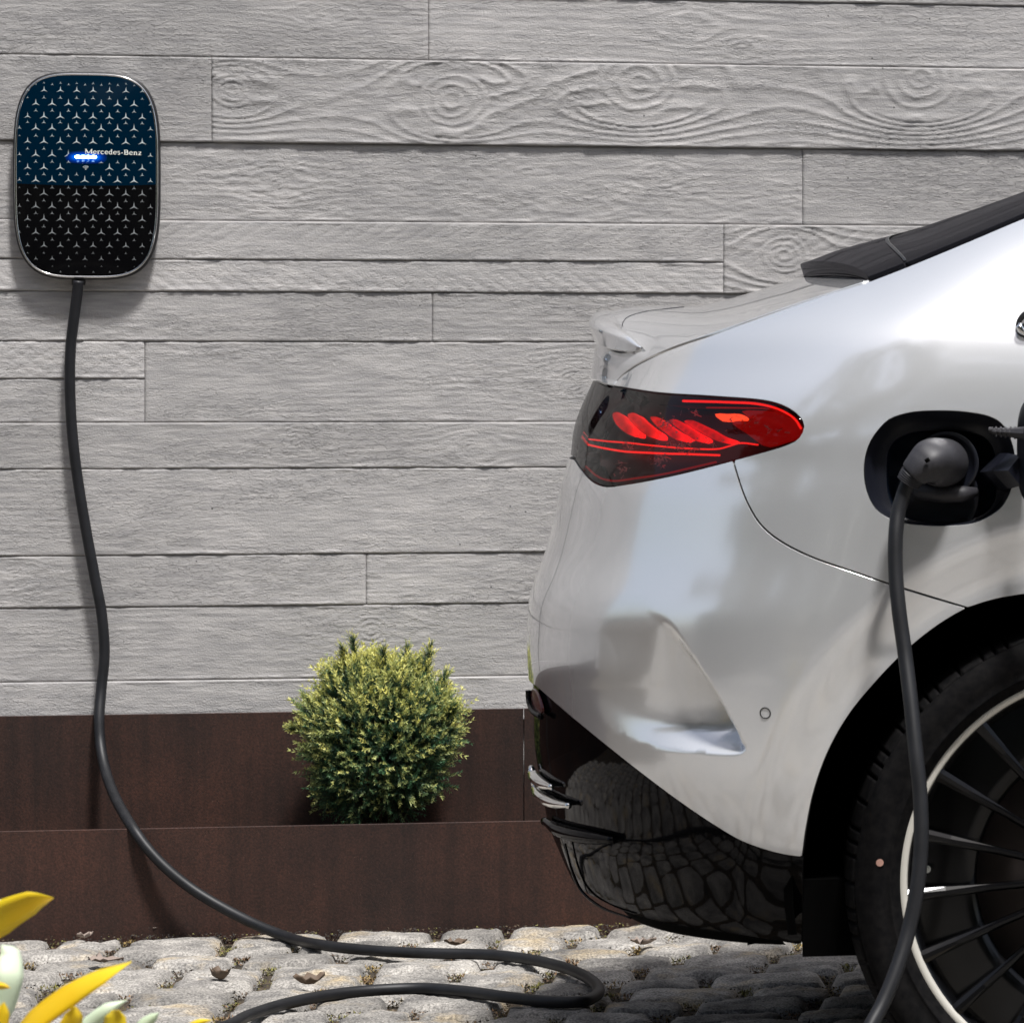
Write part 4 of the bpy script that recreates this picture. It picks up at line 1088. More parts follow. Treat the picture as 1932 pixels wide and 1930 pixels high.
def lampline(P, r, mt, off=.012):
    c = inv(crom(LZ(P), 6)); pts = Aoff(c[:, 0], c[:, 1], off); V, Fc = tube(pts, r, 8); mesh('light_guide', V, Fc, mt, Lb)
for q_ in range(1): pass
lampline([(150, 585), (280, 598), (400, 606), (640, 636), (900, 656), (1090, 657), (1170, 636), (1250, 614), (1380, 627)], .0011, M['red_line'])
lampline([(130, 625), (250, 650), (400, 672), (640, 688), (860, 694), (1090, 702)], .0014, M['red_line'], .014)
lampline([(140, 775), (230, 848), (330, 876), (500, 858), (700, 830), (900, 788), (1080, 750)], .0013, M['red_panel'], .010)
lampline([(850, 300), (1150, 310), (1400, 328), (1560, 375), (1660, 440), (1705, 510)], .0016, M['red_line'], .008)
lampline([(1010, 345), (1250, 350), (1480, 365), (1600, 412)], .0009, M['red_panel'], .010)
rg = np.random.default_rng(5); mb = MB()  # white chips scattered to stand in for glints in the lamp
clusters = [(740, 470, 70, 55, 90), (830, 640, 110, 45, 90), (680, 740, 60, 40, 60), (470, 640, 40, 30, 25), (410, 780, 50, 50, 45), (930, 390, 60, 30, 30), (1240, 480, 90, 60, 25), (1450, 520, 90, 40, 20), (1000, 620, 120, 30, 30)]
for (cx_, cy_, sx_, sy_, n_) in clusters:
    pp = np.stack([rg.normal(cx_, sx_*.6, n_), rg.normal(cy_, sy_*.6, n_)], 1)
    cc_ = inv(LZ(pp)); base = Aoff(cc_[:, 0], cc_[:, 1], .008)
    for b_ in base[::2]:
        a_ = rg.normal(0, 1, 3)*[1, .35, .6]; a_ /= np.linalg.norm(a_); c_ = np.cross(a_, rg.normal(0, 1, 3)); c_ /= np.linalg.norm(c_)
        l_, w_ = rg.uniform(.0008, .0048), rg.uniform(.0004, .0011)
        mb.add([b_-a_*l_-c_*w_, b_+a_*l_-c_*w_, b_+a_*l_+c_*w_, b_-a_*l_+c_*w_], [(0, 1, 2, 3)])
tag(mb.build('glint_chips', M['glint_chip'], Lb, False), kind='stuff')

# ---------- parking sensor
sc_ = inv([(1444, 1345)])[0]
t_ = np.linspace(0, 2*np.pi, 32, endpoint=False)
ring = [(sc_[0]+.0078*np.cos(t_), sc_[1]+.0078*np.sin(t_), .0012), (sc_[0]+.0066*np.cos(t_), sc_[1]+.0066*np.sin(t_), -.0008), (sc_[0]+.0062*np.cos(t_), sc_[1]+.0062*np.sin(t_), .0)]
V = np.vstack([Aoff(a, b, -.0004 if i != 1 else -.0012) for i, (a, b, c) in enumerate(ring)])
mesh('sensor_ring', V, [(k*32+i, k*32+(i+1) % 32, (k+1)*32+(i+1) % 32, (k+1)*32+i) for k in range(2) for i in range(32)], M['seal_gap_shade'], car)
V = np.vstack([Aoff(sc_[0]+.0062*np.cos(t_), sc_[1]+.0062*np.sin(t_), -.0002)]); mesh('parking_sensor', V, [tuple(range(32))], M['paint'], car)

# ---------- spoiler
ws = np.array([.515, .49, .455, .385, .25, .0])
E_ = [bp(u, v, w) for (u, v), w in zip([(1210, 657), (1192, 650), (1172, 641), (1143, 631), (1115, 619), (1114, 606)], ws)]
D_ = [bp(u, v, w) for (u, v), w in zip([(1209, 660), (1190, 663.5), (1166, 661.5), (1140, 656), (1124, 649), (1128, 640)], ws-.004)]
J_ = [bp(u, v, w) for (u, v), w in zip([(1212, 655.5), (1199, 643), (1184, 629), (1173, 613), (1183, 597), (1270, 581)], ws*np.array([1, .995, .97, .90, .72, 0]))]
def gbil(fi, fj):
    i = int(np.clip(fi, 0, LidG.shape[0]-1.001)); j = int(np.clip(fj, 0, LidG.shape[1]-1.001)); a, b = np.clip(fi-i, 0, 1), np.clip(fj-j, 0, 1)
    return LidG[i, j]*(1-a)*(1-b)+LidG[i+1, j]*a*(1-b)+LidG[i, j+1]*(1-a)*b+LidG[i+1, j+1]*a*b
def on_lid(u, v):
    uv = proj(LidG); q = np.array([u, v]); i, j = np.unravel_index(np.argmin(((uv-q)**2).sum(-1)), uv.shape[:2]); x = np.array([i, j], float); best = (1e9, x)
    for di in np.linspace(-1, 1, 21):
        for dj in np.linspace(-1, 1, 21):
            y_ = np.clip(x+[di, dj], 0, [LidG.shape[0]-1, LidG.shape[1]-1]); e = ((proj(gbil(*y_))-q)**2).sum()
            if e < best[0]: best = (e, y_)
    return w2l(gbil(*best[1]))
J_ = [on_lid(u, v) for (u, v) in [(1212, 655.5), (1200, 645), (1188, 633), (1178, 622), (1169, 609)]]
J_ += [w2l(gbil(43, 36)), w2l(gbil(42.5, LidG.shape[1]-1))]
groove = np.array([on_lid(u, v) for u, v in crom([(1212, 656), (1199, 643), (1184, 629), (1174, 614), (1181, 601), (1206, 591), (1246, 584), (1290, 580)], 3)])
E_ = [np.array(q) for q in E_]; D_ = [np.array(q) for q in D_]
E_ = list(crom(E_, 12)[np.round(np.linspace(0, 60, 7)).astype(int)]); D_ = list(crom(D_, 12)[np.round(np.linspace(0, 60, 7)).astype(int)])
J_[-1][1] = 0
def full(Q): Q = np.array(Q); M_ = Q[:-1][::-1].copy(); M_[:, 1] *= -1; return np.vstack([Q, M_])
Ef, Df, Jf = [crom(full(q), 8) for q in (E_, D_, J_)]
nS = len(Ef); rows = []
for i in range(nS):
    t = 1-abs(2*i/(nS-1)-1); b_ = smooth01(t*3.2)
    e, d_, j_ = Ef[i], Df[i], Jf[i]; up = np.array([0, 0, 1.]); f_ = e-j_
    pts = [j_+up*(-.004), j_+up*.0006, j_+f_*.25+up*(.001+.004*b_), j_+f_*.55+up*(.0015+.0065*b_), j_+f_*.82+up*(.0015+.006*b_), e-f_*.03+up*(.0006+.003*b_), e+up*.0,
           e*.75+d_*.25-f_*.0, d_*.75+e*.25, d_, d_-f_/max(np.linalg.norm(f_), 1e-6)*(.004+.016*b_)+up*-.002]
    rows.append(crom(pts, 3))
gridmesh('spoiler', np.array([l2w(r[:, 0], r[:, 1], r[:, 2]) for r in rows]), M['paint'], car, mirror=False)

V, Fc = tube([l2w(q[0], q[1], q[2]+.0002) for q in groove], .0007, 6); mesh('spoiler_joint', V, Fc, M['seal_gap_shade'], car)
# ---------- charge port
pr = resample(port, .008, True); cen = pr.mean(0)
inner_uv = [(1671, 895), (1674, 850), (1690, 826), (1718, 813), (1765, 809), (1830, 812), (1860, 826), (1875, 856), (1878, 900), (1874, 945), (1852, 970), (1800, 981), (1725, 980), (1690, 962), (1675, 930)]
ip = inv(crom(inner_uv, 5, True)); ip = ip+(ip-ip.mean(0))*.03
def matched(P, n=120):
    c = P.mean(0); a = np.arctan2(P[:, 1]-cen[1], P[:, 0]-cen[0]); o = np.argsort(a); a = a[o]; r = np.hypot(*(P[o]-cen).T)
    t = np.linspace(-np.pi, np.pi, n, endpoint=False); rr = np.interp(t, np.r_[a[-1]-2*np.pi, a, a[0]+2*np.pi], np.r_[r[-1], r, r[0]])
    return np.stack([cen[0]+rr*np.cos(t), cen[1]+rr*np.sin(t)], 1)
o1, i1 = matched(pr), matched(ip); nP = 120
rings = [(o1+(o1-cen)*.02, .006), (o1-(o1-cen)*.008, .009), (o1*.62+i1*.38, .030), (i1+(i1-cen)*.06, .034), (i1, .036)]
V = np.vstack([Aoff(q[:, 0], q[:, 1], d_) for q, d_ in rings])
Fq = [(k*nP+i, k*nP+(i+1) % nP, (k+1)*nP+(i+1) % nP, (k+1)*nP+i) for k in range(len(rings)-1) for i in range(nP)]
pt = mesh('charge_port', V, Fq, M['port'], car)
V = np.vstack([Aoff(q[:, 0], q[:, 1], d_) for q, d_ in [(i1, .036), (i1-(i1-cen)*.03, .062), (i1*0+cen, .064)]])
mesh('port_floor', V, [(k*nP+i, k*nP+(i+1) % nP, (k+1)*nP+(i+1) % nP, (k+1)*nP+i) for k in range(2) for i in range(nP)], M['portdark'], pt)
yb = float(surfA(*inv([(1778, 870)])[0])[1])
def pc(u, v, out): return np.array(at(u, v, yb-out))
# socket collar, lower cap with its ledge, latches
def disc_ring(name, u, v, r, o0, o1, mt, par, seg=48, sx=1.):
    c0, c1 = pc(u, v, o0), pc(u, v, o1); V = []
    tt_ = np.linspace(0, 2*np.pi, seg, endpoint=False)
    for c, rr in ((c0, r), (c1, r), (c1-np.array([0, .001, 0]), r*.965), (c1-np.array([0, .001, 0]), r*.86), (c1+np.array([0, .002, 0]), r*.84), (c1+np.array([0, .002, 0]), 1e-4)):
        V.append(np.stack([c[0]+rr*sx*np.cos(tt_), c[1]+0*tt_, c[2]+rr*np.sin(tt_)], 1))
    mesh(name, np.vstack(V), [(k*seg+i, k*seg+(i+1) % seg, (k+1)*seg+(i+1) % seg, (k+1)*seg+i) for k in range(5) for i in range(seg)], mt, par)
disc_ring('socket', 1786, 874, .043, -.07, -.030, M['port'], pt)
disc_ring('dc_cap', 1768, 938, .0565, -.07, -.040, M['port'], pt)
V, Fc = tube([pc(u, v, o) for u, v, o in ((1704, 921, -.034), (1740, 928, -.020), (1780, 932, -.014), (1815, 932, -.018), (1842, 928, -.034))], [.006, .011, .012, .011, .006], 12); mesh('cap_ledge', V, Fc, M['plug'], pt)
for v in (830, 902, 957):
    c = pc(1652, v, -.026); MB().box((c[0], c[1], c[2]), (.020, .010, .026)).build('latch', M['liner'], pt, False)

# ---------- charging flap, hinge and tether
fl0 = np.array(at(1915, 850, yb-.012)); fdir = np.array([math.cos(R_(-48)), math.sin(R_(-48)), 0]); fn_ = np.array([-math.sin(R_(-48)), math.cos(R_(-48)), 0])
tt_ = np.linspace(0, 2*np.pi, 64, endpoint=False); n_ = 3.6
ex_ = np.sign(np.cos(tt_))*np.abs(np.cos(tt_))**(2/n_); ey_ = np.sign(np.sin(tt_))*np.abs(np.sin(tt_))**(2/n_)
Vf = []; W_, H_ = .100, .0800
for (sc2, dd) in ((.0, 0), (.9, 0), (.97, .001), (1, .004), (1, .012), (.96, .015), (.5, .019), (0, .020)):
    Vf.append(np.array([fl0+fdir*(W_+ (W_*sc2)*a)+np.array([0, 0, H_*sc2*b])-fn_*0+fn_*dd for a, b in zip(ex_, ey_)]))
flap = mesh('charge_flap', np.vstack(Vf), [(k*64+i, k*64+(i+1) % 64, (k+1)*64+(i+1) % 64, (k+1)*64+i) for k in range(7) for i in range(64)], None, car, True,
            mats=[M['port'], M['paint']], fm=[0 if k < 4 else 1 for k in range(7) for i in range(64)])
V, Fc = tube([pc(1882, 890, -.045), pc(1890, 890, -.02), pc(1902, 889, .0), pc(1925, 888, .018)], [.024, .025, .024, .020], 4); mesh('hinge', V, Fc, M['port'], car, False)
mb = MB(); V, Fc = tube([pc(1872, 814, .03), pc(1890, 815, .03), pc(1905, 816, .032), pc(1935, 818, .036)], [.0036, .0055, .006, .0095], 8); mb.add(V, Fc)
V, Fc = tube([pc(1866, 811, .03), pc(1874, 811, .03)], .0036, 8); mb.add(V, Fc)
for q in range(5): V, Fc = tube([pc(1878+q*9, 814.5+.5*q, .031), pc(1880.5+q*9, 814.6+.5*q, .031)], .0068+.0004*q, 8); mb.add(V, Fc)
mb.build('tether', M['plug'], car, False)

# ---------- chrome strip at the window corner
wc = crom([bp(u, v, .905) for u, v in ((1940, 588), (1930, 595), (1923, 606), (1921, 618), (1925, 628), (1934, 633), (1960, 636), (2010, 640))], 5)
V, Fc = tube([l2w(*q) for q in wc], .0035, 8); mesh('window_trim', V, Fc, M['seal_gap_shade'], car)
wc = crom([bp(u, v, .912) for u, v in ((1926, 610), (1925, 619), (1930, 625), (1950, 628), (2010, 632), (2300, 652))], 5)
V, Fc = tube([l2w(*q) for q in wc], [.003]*3+[.0055]*(len(wc)-3), 10); mesh('window_trim', V, Fc, M['chrome'], car)

# ---------- rear corner trim: reflector, two bright blades, black lip and diffuser fins
def tr(u, v): return inv([(u, v)])[0]
def blade(name, uvp, r, mt, off=-.004, sy=1.):
    c = inv(crom(uvp, 6)); pts = Aoff(c[:, 0], c[:, 1], off); V, Fc = tube(pts, r, 12); return mesh(name, V, Fc, mt, car)
def prof(n, r0, r1): t = np.linspace(0, 1, n); return r0+(r1-r0)*np.sin(np.pi*np.clip(t, .08, .94))**.7
for uvp in ([(1004, 1447), (1010, 1462), (1025, 1476), (1045, 1484)], [(1008, 1478), (1020, 1497), (1045, 1512), (1078, 1519)]):
    c = inv(crom(uvp, 8)); pts = Aoff(c[:, 0], c[:, 1], -.003); V, Fc = tube(pts, prof(len(pts), .002, .0085), 12); mesh('chrome_blade', V, Fc, M['chrome'], car)
c = inv(crom([(1002, 1302), (1004, 1325), (1012, 1342), (1026, 1352)], 8)); V, Fc = tube(Aoff(c[:, 0], c[:, 1], -.004), .004, 10); mesh('reflector_surround', V, Fc, M['gloss_black'], car)
skin('rear_reflector', inv(crom([(1006, 1300), (1012, 1303), (1024, 1345), (1014, 1342), (1006, 1322)], 4, True)), M['redrefl'], car, step=.01, off=.002, g=.0, lip=.004)
c = inv(crom([(1030, 1548), (1060, 1566), (1110, 1578), (1160, 1584)], 8)); V, Fc = tube(Aoff(c[:, 0], c[:, 1], -.002), prof(len(c), .003, .0105), 8); mesh('bumper_lip', V, Fc, M['gloss_black'], car)
for uvp in ([(1066, 1592), (1078, 1640), (1098, 1682), (1135, 1712), (1190, 1732)],):
    c = inv(crom(uvp, 8)); V, Fc = tube(Aoff(c[:, 0], c[:, 1], .0005), prof(len(c), .0012, .0022), 8); mesh('diffuser_edge', V, Fc, M['gloss_black'], car)

# ================================================================== PLUG
plug = thing('charging_plug', tuple(pc(1750, 876, .05)), 'dark grey charging plug pushed into the open port in the car\'s flank', 'plug')
pp_ = [(1784, 874, -.060, .0325), (1780, 873, -.020, .0325), (1773, 872, .010, .0323), (1765, 871, .030, .0312), (1753, 873, .046, .0285), (1741, 880, .053, .0242), (1731, 888, .056, .0205), (1724, 895, .056, .0182)]
c4 = crom(np.array(pp_), 6); pth = np.array([pc(a, b, c) for a, b, c, _ in c4])
V, Fc = tube(pth, c4[:, 3], 32); th_ = np.linspace(0, 2*np.pi, 32, endpoint=False)+.5
fr_ = 1/(np.abs(np.cos(th_))**2.9+np.abs(np.sin(th_))**2.9)**(1/2.9)*.955; pc_ = np.repeat(pth, 32, 0); kk_ = np.repeat(smooth01((np.arange(len(pth))-12)/14), 32); V = pc_+(V-pc_)*(1+(np.tile(fr_, len(pth))-1)*kk_)[:, None]
mesh('plug_body', V, Fc, M['plug'], plug)
pp_ = [(1724, 895, .056, .0182), (1718, 903, .0555, .0170), (1713, 911, .055, .0160)]
c5 = crom(np.array(pp_), 10); pth5 = np.array([pc(a, b, c) for a, b, c, _ in c5])
V, Fc = tube(pth5, c5[:, 3]*(1-.13*(np.arange(len(c5)) % 4 < 2)), 32); mesh('strain_relief', V, Fc, M['plug'], plug)
dp_ = pc(1749, 873, .0915); mb = MB(); V, Fc = tube([pc(1748, 866, .0815), pc(1751, 871, .0800)], .0032, 10); mb.add(V, Fc); mb.build('screw_recess', M['liner'], plug, False)

# ================================================================== CABLE
def wp(u, v, d): p_, z_ = onwall(u, v, d); return along(p_, d, z_)
CR = .0097
pts = [pc(1719, 901, .055), pc(1711, 916, .055), pc(1703, 938, .056), pc(1695, 965, .060), pc(1690, 1010, .07), pc(1690, 1080, .08), pc(1696, 1150, .09), pc(1707, 1230, .10), pc(1718, 1320, .12), pc(1728, 1420, .14),
       pc(1736, 1500, .15), pc(1738, 1580, .16), pc(1731, 1670, .17), pc(1714, 1755, .18), pc(1691, 1830, .20), pc(1664, 1895, .22), pc(1640, 1940, .24), pc(1590, 2060, .29)]
gz = .016
pts += [(-1.52, 5.50, .06), (-1.62, 5.45, gz), (-1.85, 5.45, gz), (-2.2, 5.65, gz), (-2.45, 6.1, gz), (-2.62, 6.6, gz)]
g_uv = [(410, 1940), (470, 1915), (540, 1893), (620, 1877), (700, 1868), (790, 1864), (870, 1869), (960, 1881), (1040, 1889), (1095, 1889), (1124, 1878), (1129, 1864), (1110, 1845), (1062, 1824), (990, 1808), (910, 1800), (820, 1798), (740, 1795), (660, 1789), (600, 1781)]
pts += [on_ground(u, v, gz) for u, v in g_uv]
pts += [wp(545, 1768, -.135), wp(490, 1747, -.09), wp(420, 1712, -.06), wp(360, 1675, -.045), wp(310, 1634, -.034), wp(275, 1596, -.02), wp(254, 1567, -.004), wp(232, 1532, .05), wp(212, 1492, .13), wp(197, 1446, .20), wp(189, 1400, .235), wp(187, 1355, .25), wp(191, 1300, .270),
        wp(197, 1235, .275), wp(192, 1160, .278), wp(179, 1090, .278), wp(166, 1020, .278), wp(153, 945, .278), wp(142, 870, .278), wp(135, 800, .278), wp(132, 730, .278), wp(133, 660, .278), wp(139, 605, .275), wp(145, 560, .272), wp(148, 530, .268)]
V, Fc = tube(crom(np.array(pts, float), 8), CR, 18)
cable = mesh('charging_cable', V, Fc, M['cable'], None); tag(cable, 'thick black cable hanging down the wall, looped on the cobbles and rising to the plug', 'cable')

# ================================================================== WALL BOX
bc, bz = onwall(163.5, 332, .270); Ub = np.array([ca, sa, 0]); Nb = np.array([sa, -ca, 0])
box_o = thing('charging_station', along(bc, WALL_D, bz), 'rounded black charging box with a blue reflection painted in and small star pattern, mounted on the wall', 'wall charger')
BW, BH = .1325, .1975; BS = 1/F*(np.dot(np.array(along(bc, .270, bz))[:2], [0, 1]))   # metres per photo unit there
def bpt(x, y, o): return np.array(along(bc, .270, bz)) + Ub*x + np.array([0, 0, y]) + Nb*o
tb = np.linspace(0, 2*np.pi, 128, endpoint=False)
def sup(wx, hy, n=3.75, t=tb):
    c, s_ = np.cos(t), np.sin(t); return np.stack([wx*np.sign(c)*np.abs(c)**(2/n), hy*np.sign(s_)*np.abs(s_)**(2/n)], 1)
def shell(name, layers, mt, par, cap=True, n=3.75):
    V = [];
    for (wx, hy, o) in layers: V += [bpt(x, y, o) for x, y in sup(wx, hy, n)]
    m_ = len(layers); Fq = [(k*128+i, k*128+(i+1) % 128, (k+1)*128+(i+1) % 128, (k+1)*128+i) for k in range(m_-1) for i in range(128)]
    if cap: Fq.append(tuple((m_-1)*128+i for i in range(128)))
    return mesh(name, V, Fq, mt, par)
shell('back_shell', [(BW-.014, BH-.014, -.031), (BW-.007, BH-.007, -.026), (BW-.002, BH-.002, -.018), (BW, BH, -.012), (BW, BH, -.002), (BW-.002, BH-.002, .0)], M['seal_gap_shade'], box_o)
dome = lambda x, y: .0060*(1-(x/BW)**2)*(1-(y/BH)**4)+.0012
# bright frame
rv = np.array([bpt(x, y, .0005) for x, y in sup(BW-.0052, BH-.0052)]); rv = np.vstack([rv, rv[:1]])
V, Fc = tube(np.vstack([rv[-2:-1], rv, rv[1:2]])[1:-1], .0022, 10, caps=False); mesh('bright_frame', V, Fc, M['chrome'], box_o)
def face_grid(name, ylo, yhi, mt, par, curve=0.):
    ny = 40; rows_ = []
    ins_ = sup(BW-.0066, BH-.0066, t=np.linspace(-np.pi/2, np.pi/2, 400))
    for j in range(ny):
        f_ = j/(ny-1); row_ = []
        for i in range(25):
            q = -1+2*i/24; lo = ylo if ylo is not None else -BH+.0068; hi = yhi if yhi is not None else BH-.0068
            y0_ = lo+(curve*(q*q) if ylo is not None else 0); y1_ = hi+(curve*(q*q) if yhi is not None else 0)
            y_ = y0_+(y1_-y0_)*(f_**.6 if ylo is not None else 1-(1-f_)**.6)
            wx = np.interp(y_, ins_[:, 1], ins_[:, 0]); row_.append(bpt(q*wx, y_, dome(q*wx, y_)))
        rows_.append(row_)
    G_ = np.array(rows_); idx = np.arange(ny*25).reshape(ny, 25)
    return mesh(name, G_.reshape(-1, 3), np.stack([idx[:-1, :-1], idx[:-1, 1:], idx[1:, 1:], idx[1:, :-1]], -1).reshape(-1, 4), mt, par)
M['box_reflection'] = mat('blue_reflection_glass', (.0, .010, .024), .09, 0, Coat_Weight=.0)
M['box_black'] = mat('black_box_glass', (.003, .003, .0035), .07, 0)
for k_ in ('box_reflection', 'box_black'): bsdf(M[k_]).inputs['Specular IOR Level'].default_value = .12
yspl = (332-351)*BS
face_grid('upper_cover', yspl, None, M['box_reflection'], box_o, .0035)  # upper half coloured blue to stand in for a reflection
face_grid('lower_cover', None, yspl, M['box_black'], box_o, .0035)
M['print'] = mat('silver_print', (.62, .68, .70), .35, .3)
M['print_low_sheen'] = mat('low_sheen_silver_print', (.30, .32, .33), .4, .3)  # darker copy of the print, weaker reflection put into its colour
ZX = lambda x: ((x/2.4133)*.63953-163.5)*BS; ZY = lambda y: (332-(150+y/2.4133)*.63953)*BS
def star(mb, x, y, R):
    V = [];
    for k in range(3):
        a = R_(90+120*k); V.append((x+R*math.cos(a), y+R*math.sin(a))); a += R_(60); V.append((x+R*.145*math.cos(a), y+R*.145*math.sin(a)))
    V.append((x, y)); mb.add([bpt(a, b, dome(a, b)+.0004) for a, b in V], [(6, i, (i+1) % 6) for i in range(6)])
st = {True: MB(), False: MB()}
rowsY = [190, 275, 370, 462, 545, 640, 733, 825, 914, 1008, 1100, 1190, 1285, 1378, 1472, 1566]
for r_i, yy in enumerate(rowsY):
    offx = 222 if r_i % 2 == 1 else 277
    for k in range(-1, 9):
        for big in (True, False):
            x_ = (offx if big else offx+ (55 if r_i % 2 == 0 else -55)) + 110.4*k; y_ = yy+10 if big else yy-30
            if big and r_i == 0: continue
            if r_i == 0 and not big: y_ = 235
            if 520 < x_ < 1010 and 685 < y_ < 775: continue
            if 550 < x_ < 740 and 775 < y_ < 880 and big: continue
            X_, Y_ = ZX(x_), ZY(y_); e_ = 1-(abs(X_/(BW-.007))**5+abs(Y_/(BH-.007))**5)
            if e_ < .10: continue
            edge = min(1, .35+e_*.9); fade = 1-.45*max(0, (yy-1250)/330)
            star(st[y_ < 955], X_, Y_, BS*(9.4 if big else 4.7)*edge*fade)
tag(st[True].build('star_pattern', M['print'], box_o, False), kind='stuff')
tag(st[False].build('star_pattern', M['print_low_sheen'], box_o, False), kind='stuff')
# lettering drawn stroke by stroke, with serifs; units: x-height 1
GL = {'M': (1.75, [((.12, 0, .12, 1.45), .10), ((.12, 1.45, .85, .05), .20), ((.85, .05, 1.55, 1.45), .10), ((1.55, 1.45, 1.55, 0), .20), ((-.05, .03, .32, .03), .07), ((1.33, .03, 1.77, .03), .07), ((-.05, 1.42, .2, 1.42), .07), ((1.5, 1.42, 1.77, 1.42), .07)]),
      'e': (.82, [('arc', .42, .5, .36, .47, 5, 320, .13), ((.08, .52, .76, .52), .08)]),
      'r': (.66, [((.22, 0, .22, .98), .17), ('arc', .52, .58, .28, .40, 50, 150, .12), ((0, .03, .45, .03), .07), ((.02, .95, .22, .95), .07)]),
      'c': (.80, [('arc', .43, .5, .36, .47, 45, 315, .14)]),
      'd': (.92, [('arc', .40, .5, .34, .47, 20, 340, .14), ((.70, 0, .70, 1.5), .16), ((.52, 1.47, .70, 1.47), .07), ((.70, .03, .90, .03), .07)]),
      's': (.68, [('arc', .34, .74, .25, .23, 30, 250, .12), ('arc', .34, .27, .25, .25, -150, 80, .12)]),
      '-': (.55, [((.06, .5, .48, .5), .13)]),
      'B': (1.15, [((.25, 0, .25, 1.45), .19), ('arc', .50, 1.09, .42, .34, -90, 90, .15), ('arc', .50, .38, .52, .37, -90, 90, .16), ((0, .03, .52, .03), .07), ((0, 1.42, .52, 1.42), .07), ((.25, .75, .52, .75), .07)]),
      'n': (.98, [((.22, 0, .22, .98), .16), ('arc', .50, .55, .28, .40, 0, 160, .13), ((.78, 0, .78, .58), .16), ((0, .03, .42, .03), .07), ((.6, .03, .97, .03), .07), ((.02, .95, .22, .95), .07)]),
      'z': (.80, [((.08, .94, .72, .94), .09), ((.70, .94, .10, .05), .16), ((.06, .05, .74, .05), .10)])}
mb = MB(); x0 = ZX(612); y0 = ZY(736); xh = 23/2.4133*.63953*BS; tilt = -.018; pen = 0
def stroke(mb, P, w_):
    P = np.array(P, float); T = np.gradient(P, axis=0); T /= np.linalg.norm(T, axis=1)[:, None]+1e-9; Nn_ = np.stack([-T[:, 1], T[:, 0]], 1)*w_*.68
    V = np.vstack([P+Nn_, P-Nn_]); n = len(P)
    W3 = [bpt(x0+a*xh, y0+b*xh+tilt*a*xh, dome(x0+a*xh, y0+b*xh)+.0022) for a, b in V]
    mb.add(W3, [(i, i+1, n+i+1, n+i) for i in range(n-1)])
for ch in 'Mercedes-Benz':
    wdt, sts = GL[ch]
    for s_ in sts:
        if s_[0] == 'arc':
            _, cx_, cy_, rx_, ry_, a0, a1, w_ = s_; a = np.radians(np.linspace(a0, a1, 14)); stroke(mb, np.stack([pen+cx_+rx_*np.cos(a), cy_+ry_*np.sin(a)], 1), w_)
        else:
            (a_, b_, c_, d_), w_ = s_; stroke(mb, [(pen+a_, b_), (pen+c_, d_)], w_)
    pen += wdt+.17*1.0
x1_ = ZX(996); k_ = (x1_-x0)/(pen*xh)
mb.v = [np.array([q+Ub*((np.dot(q-bpt(x0, 0, 0), Ub))*(k_-1)) for q in v]) for v in mb.v]
M['letter'] = mat('pale_lettering', (.85, .86, .80), .4)
mb.build('lettering', M['letter'], box_o, False)
# status lights, a halo of their glow painted as emission and the icons
M['led'] = emis('white_blue_status_light', (.55, .80, 1.0), 9.0)
m = M['ledglow'] = mat('painted_blue_halo', (.0, .01, .03), .12)
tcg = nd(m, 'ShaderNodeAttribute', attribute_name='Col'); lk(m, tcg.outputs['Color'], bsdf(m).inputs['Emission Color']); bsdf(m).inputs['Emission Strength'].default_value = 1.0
lx, ly = ZX(615), ZY(759)
mb = MB()
for k in range(4):
    cx_ = ZX(562+35.5*k); rr = 12.5/2.4133*.63953*BS; a = np.linspace(0, 2*np.pi, 17)[:-1]
    V = [bpt(cx_+rr*1.75*math.cos(t), ly+rr*math.sin(t), dome(cx_, ly)+.0013) for t in a]; mb.add(V, [tuple(range(16))])
mb.build('status_light', M['led'], box_o, False)
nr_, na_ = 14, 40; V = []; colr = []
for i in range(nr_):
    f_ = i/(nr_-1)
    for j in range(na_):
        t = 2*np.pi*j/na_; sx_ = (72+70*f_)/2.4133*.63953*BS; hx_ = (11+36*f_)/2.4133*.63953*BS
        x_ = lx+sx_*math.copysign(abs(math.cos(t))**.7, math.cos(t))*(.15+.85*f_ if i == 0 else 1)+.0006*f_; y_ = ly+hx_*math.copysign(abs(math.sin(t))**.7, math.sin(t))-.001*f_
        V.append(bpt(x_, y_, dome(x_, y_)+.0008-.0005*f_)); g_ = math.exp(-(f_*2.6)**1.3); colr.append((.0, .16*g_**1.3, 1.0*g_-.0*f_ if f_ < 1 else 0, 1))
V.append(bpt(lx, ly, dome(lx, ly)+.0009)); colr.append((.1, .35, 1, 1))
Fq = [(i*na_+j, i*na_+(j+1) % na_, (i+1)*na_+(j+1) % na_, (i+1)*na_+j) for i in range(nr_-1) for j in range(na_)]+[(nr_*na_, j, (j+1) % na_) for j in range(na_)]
gw = mesh('status_halo', V, Fq, M['ledglow'], box_o)
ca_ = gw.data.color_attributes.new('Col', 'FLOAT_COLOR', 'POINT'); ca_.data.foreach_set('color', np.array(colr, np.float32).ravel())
M['icon'] = emis('light_blue_icon', (.2, .45, 1), .8)
mb = MB(); us = 1/2.4133*.63953*BS
def rect(mb, cx_, cy_, w_, h_, o=.0016): x_, y_ = ZX(cx_), ZY(cy_); w_, h_ = w_*us/2, h_*us/2; mb.add([bpt(x_-w_, y_-h_, dome(x_, y_)+o), bpt(x_+w_, y_-h_, dome(x_, y_)+o), bpt(x_+w_, y_+h_, dome(x_, y_)+o), bpt(x_-w_, y_+h_, dome(x_, y_)+o)], [(0, 1, 2, 3)])
